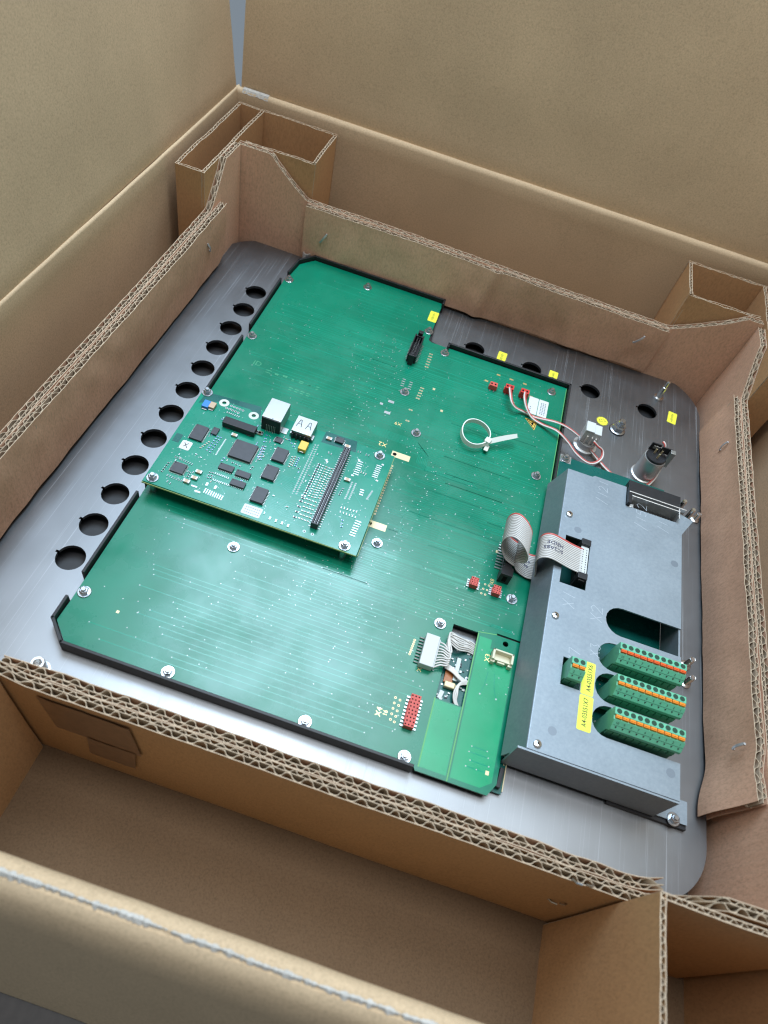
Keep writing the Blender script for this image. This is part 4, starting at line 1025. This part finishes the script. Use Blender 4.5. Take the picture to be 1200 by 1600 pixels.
# ================================================================ fittings on the plate
def fit(name, u, v, prof, mat_='steel', n=20, z=0, lab=None, smooth=35):
    x, y = at(u, v, z); return MB().lathe(x, y, prof, n).build(name, M[mat_], panel, smooth=smooth, label=lab), x, y
def standoff(u, v):
    x, y = at(u, v, 0)
    mb = MB().lathe(x, y, [(6.4, .1), (6.4, 1.2), (5.0, 1.6), (4.8, 11), (4.4, 11.8), (2.9, 11.8), (2.7, 4)], 22)
    mb.f.pop(-1) if False else None
    return mb.build('threaded_spacer', M['brass_cyl'], panel, smooth=35)
standoff(64, 1046); standoff(478, 408)
def stud(u, v, h, r=2.6, collar=True, lab=None):
    x, y = at(u, v, 0); prof = [(4.6, .1), (4.6, 1.2), (3.6, 1.8), (r, 2.0)] if collar else [(r, .1)]
    z = 2.2
    while z < h-1: prof += [(r, z), (r-.28, z+.4), (r, z+.8)]; z += .8
    prof += [(r, h-.8), (r*.65, h)]
    return MB().lathe(x, y, prof, 16).build('threaded_stud', M['steel'], panel, smooth=25, label=lab)
x, y = at(1028, 622, 0)
MB().lathe(x, y, [(5.6, .1), (5.6, 2.2), (3.6, 2.6), (3.3, 14), (3.2, 17), (2.2, 17.3), (2.2, 25), (1.4, 26)], 18).build('threaded_stud', M['steel'], panel, smooth=35, label='tall stud near the rounded back corner')
x, y = at(964, 672, 0)
mb = MB().lathe(x, y, [(8.4, .1), (8.4, 1.6), (7.6, 2.0)], 24); mb.lathe(x, y, [(7.2, 2.0), (7.2, 7), (6.2, 8)], 6); mb.lathe(x, y, [(3.6, 8), (3.6, 14), (2.8, 15)], 16); mb.lathe(x, y, [(5.6, 8), (5.6, 10.5)], 6, rot=.3)
mb.build('earth_stud', M['nut'], panel, smooth=30)
MB().lathe(x, y, [(9.0, .05), (9.0, .6)], 24).build('washer', M['black'], panel)
for u, v in ((1070, 1040), (1070, 1068)): stud(u, v, 13, 2.5)
stud(1085, 812, 10, 2.4)
put(NUT, 'hex_nut', (*at(1052, 1280, 6), 5.6), panel, .3); put(NUT, 'hex_nut', (*at(884, 716, 12), 10.8), ib, .2)
mb = MB(); x, y = at(884, 717, 11); mb.box(x-5.6, x+5.6, y-5, y+5, 10.62, 10.75); mb.build('solder_pad', M['tin'], ib)
# key switch
x, y = at(1003, 742, 0)
key = MB().lathe(x, y, [(13, .1), (13, 2.5), (11.4, 3), (11.4, 27), (11, 28)], 32).build('key_switch', M['brass_cyl'], panel, smooth=35)
MB().lathe(x, y, [(10.2, 28), (10.2, 30.4), (9.6, 31)], 28).build('switch_end', M['black'], key, smooth=35)
for dx, dy in ((-3, 2), (3, 2), (0, -4)): MB().cbox(x+dx, y+dy, 1.6, .7, 31, 37).build('solder_lug', M['gold_pale'], key)
mb = MB(); mb.box(x-9, x+1, y+6, y+7.2, 30, 40); mb.box(x+1, x+12, y+3, y+4.2, 33, 41); mb.mat(1).box(x+9, x+14, y-3, y+2, 22, 42); mb.box(x-6, x+3, y+5.6, y+6.2, 33, 37)
mb.build('terminal_lugs', [M['black'], M['tin']], key, bevel=.3)
# lamp holder with a milky block
x, y = at(912, 698, 0)
lh = MB().lathe(x, y, [(12.5, .1), (12.5, 3), (9.6, 3.5), (9.6, 10)], 28).build('lamp_holder', M['brass_cyl'], panel, smooth=35)
mb = MB().box(x-8.5, x+8.5, y-5, y+9, 10, 26); mb.box(x-8.5, x+1, y-5.5, y+9, 26, 27.5); mb.mat(1)
for dx in (-4, 1, 5): mb.box(x+dx-.8, x+dx+.8, y-7.2, y-5, 10, 21)
mb.build('milky_block', [M['white_plastic'], M['wire_white']], lh, bevel=.7)
x, y = at(941, 658, 0)
def tri(mb, z):
    for i in range(7): mb.cbox(x-3.6+random.random()*7, y-3+random.random()*6, 1.6, .8, z-.02, z)
    mb.ring(x, y, z, 6.4, 6.0, 22)
sticker('round_label', circle(x, y, 6.6, 24), .06, [M['yellow'], M['text']], panel, tri, 'round yellow sticker with dark marks')

# ================================================================ loose leads
def flat_lead(name, pts, label, extra=None):
    P = smooth_path([(*at(u, v, z), z) for u, v, z in pts], 8)
    lead = thing(name, tuple(P[0]), label, 'cable')
    for k, m in ((-.75, 'wire_red'), (.75, 'wire_white')):
        Q = []
        for i, p in enumerate(P):
            t = P[min(i+1, len(P)-1)]-P[max(i-1, 0)]; s = Vector((t.y, -t.x, 0)); s = s.normalized() if s.length > 1e-6 else Vector((1, 0, 0)); Q.append(p-s*k*-1)
        MB().tube(Q, .85, 8).build('conductor', M[m], lead, smooth=True)
    return lead
flat_lead('signal_lead', [(797, 606, 17), (798, 616, 21), (800, 628, 19), (806, 637, 15), (820, 644, 11), (837, 652, 10.5), (867, 659, 16), (887, 668, 14), (907, 684, 8), (923, 704, 4), (937, 721, 3), (952, 737, 2.5), (985, 765, 2), (1005, 762, 2.5), (1022, 748, 6), (1033, 727, 16), (1037, 710, 25), (1039, 696, 33), (1036, 690, 35)],
          'red and white two-wire lead running from the board to the key switch')
flat_lead('signal_lead', [(821, 613, 17), (820, 622, 21), (823, 637, 17), (831, 652, 12), (847, 663, 11), (870, 673, 15.5), (887, 690, 12), (900, 708, 7), (917, 722, 5), (930, 723, 5), (940, 715, 7), (941, 704, 11), (934, 697, 16), (928, 690, 20)],
          'red and white two-wire lead looping to the milky lamp block')

# ================================================================ ribbon cable
ry0, ry1 = 117.0, 143.5
path = [(337, 21), (328, 24), (321.5, 32), (319.5, 41), (321.5, 49), (327, 53.5), (334, 52.5), (340, 47.5), (342, 40), (340, 31), (337, 25), (337.5, 18), (341, 12.5), (346, 10.6), (352, 10.6), (356.5, 13.5), (356.5, 20), (353, 30), (350.5, 38), (351, 44), (354.5, 48), (360, 49), (368, 47), (376, 44.8), (383, 43.6), (388, 43)]
P = [(p.x, p.y) for p in smooth_path([(a, b, 0) for a, b in path], 5)]
cum = [0]
for a, b in zip(P[:-1], P[1:]): cum.append(cum[-1]+math.hypot(b[0]-a[0], b[1]-a[1]))
def yshift(s):
    t = s/cum[-1]; return 7*math.exp(-((t-.18)/.14)**2)-6*ease((t-.2)/.14)*(1-ease((t-.36)/.1))+5*math.exp(-((t-.5)/.08)**2)-1
def rib(s, w, lift=0):
    s = max(0, min(cum[-1]-1e-6, s)); i = max(k for k in range(len(cum)-1) if cum[k] <= s); t = (s-cum[i])/(cum[i+1]-cum[i])
    a, b = P[i], P[i+1]; tx, tz = b[0]-a[0], b[1]-a[1]; l = math.hypot(tx, tz)
    return (a[0]+tx*t-tz/l*lift, ry0+w+yshift(s), a[1]+tz*t+tx/l*lift)
cable = thing('ribbon_cable', (338, 126, ZB), 'grey ribbon cable with red edge looping from the main board to the zinc cover', 'cable')
WR = ry1-ry0; NC = 15
mb = MB()
for side in (1, -1):
    for c in range(NC):
        rows = []
        for s in cum: rows.append([rib(s, WR*(c+q/4)/NC, side*(.10+.5*math.sin(math.pi*q/4))) for q in range(5)])
        mb.mat(1 if c == NC-1 else 0).grid([r[1:] for r in rows]); mb.mat(1 if c == NC-1 else 2).grid([r[:2] for r in rows])
mb.build('ribbon', [M['ribbon'], M['wire_red'], M['ribbon_gap']], cable, smooth=True, fix=False)
tx = MB()
def rib_text(s_, size, sc, wc):
    V, F = text2d(s_, size)
    tx.add([rib(sc-a, wc-b, .66) for a, b in V], F)
s_arch = next(c for c, p in zip(cum, P) if p[0] > 361 and p[1] > 45)
rib_text('HEIDE', 5.4, s_arch, 17); rib_text('SC2A85', 5.2, s_arch-1, 11.5)
s_low = next(c for c, p in zip(cum, P) if p[0] > 349 and c > cum[-1]*.4 and p[1] < 13)
rib_text('475', 4.6, s_low, 17); rib_text('44', 4.6, s_low, 11.5)
tx.build('print', M['ink'], cable, fix=False)
# plugs
px_ = 332.5
mb = MB(); mb.box(px_-4, px_+4, ry0-4, ry1+5, ZB+2.5, ZB+9.5); mb.box(px_-5, px_+5, ry0-11, ry0-2.5, ZB+.4, ZB+13.5); mb.box(px_-3.4, px_+3.4, ry0-2.4, ry1+2, ZB+9.5, ZB+12.2); mb.mat(1).box(px_-1.8, px_+1.8, ry0-11.06, ry0-11, ZB+3, ZB+10.5)
mb.mat(0).box(px_-5, px_+5, ry1+3, ry1+10, ZB+.4, ZB+11)
mb.build('plug', [M['black'], M['hole']], cable, bevel=.4, label='black plug on the main board')
mb = MB()
for i in range(9): mb.cbox(px_-6.6, ry0+2+i*3.1, 5.4, 1.25, ZB+.1, ZB+1.2)
mb.build('solder_pins', M['tin'], board, kind='stuff')
mb = MB(); mb.box(385, 391.6, ry0-1, ry1+1, 36, 43.6); mb.mat(1)
for i in range(10):
    for dx in (1.8, 4.8): mb.cbox(385.2+dx, ry0+1.6+i*2.5, .7, 1.1, 43.6, 43.64)
mb.build('plug', [M['white_plastic'], M['hole']], cable, bevel=.3, label='pale plug in the cover window')
for y in (ry0-4.5, ry1+4.5): mb = MB(); mb.box(384, 392.2, y-3, y+3, 30, 46.5); mb.box(385.5, 391, y-3.6, y+3.6, 40, 44); mb.build('ejector_latch', M['black'], cover, bevel=.5)

# ================================================================ cable tie
cx, cy = 275.5, 259.0
tie = thing('cable_tie', (cx, cy, ZB), 'translucent white nylon cable tie, closed in a loop on the main board', 'cable tie')
rows = []; hx, hy = at(758, 693, 12)
ah = math.atan2(hy-cy, hx-cx)
for i in range(49):
    a = ah+2*math.pi*i/48; r = 1.0+.03*math.sin(3*a+1); z = 17+3.0*math.sin(a-.2); flare = -.2
    c = Vector((cx+14.4*r*math.cos(a), cy+14.0*r*math.sin(a), z)); rad = Vector((math.cos(a), math.sin(a), 0))
    w = Vector((0, 0, 2.7))+rad*flare
    rows.append([c-w-rad*.5, c+w-rad*.5, c+w+rad*.5, c-w+rad*.5, c-w-rad*.5])
MB().grid(rows).build('strap_loop', M['nylon'], tie, smooth=40)
hc = Vector((cx+14.4*math.cos(ah), cy+14.0*math.sin(ah), 17+3.0*math.sin(ah-.2)))
mb = MB(); mb.rbox(hc, 6, 6.6, 6.4, ah); mb.rbox(hc+Vector((1.0, -5.4, -3.4)), 4.4, 8.0, 1.6, -.12)
mb.build('tie_head', M['nylon'], tie, bevel=.7)
ex, ey = at(808, 681, 20); P_ = smooth_path([tuple(hc), tuple(hc.lerp(Vector((ex, ey, 20)), .5)+Vector((0, 0, .6))), (ex, ey, 20)], 8)
rows = []
for i, p in enumerate(P_):
    t = (P_[-1]-P_[0]).normalized(); h_ = t.cross(Vector((0, 0, 1))).normalized(); w = (Vector((0, 0, 1.5))-h_*2.0)*(1-.22*(i/len(P_))**3); n_ = w.cross(t).normalized()*.55
    rows.append([p-w-n_, p+w-n_, p+w+n_, p-w+n_, p-w-n_])
t_ = MB().grid(rows); t_.quadpts(*rows[-1][:4]); t_.build('strap_tail', M['nylon'], tie, smooth=40)
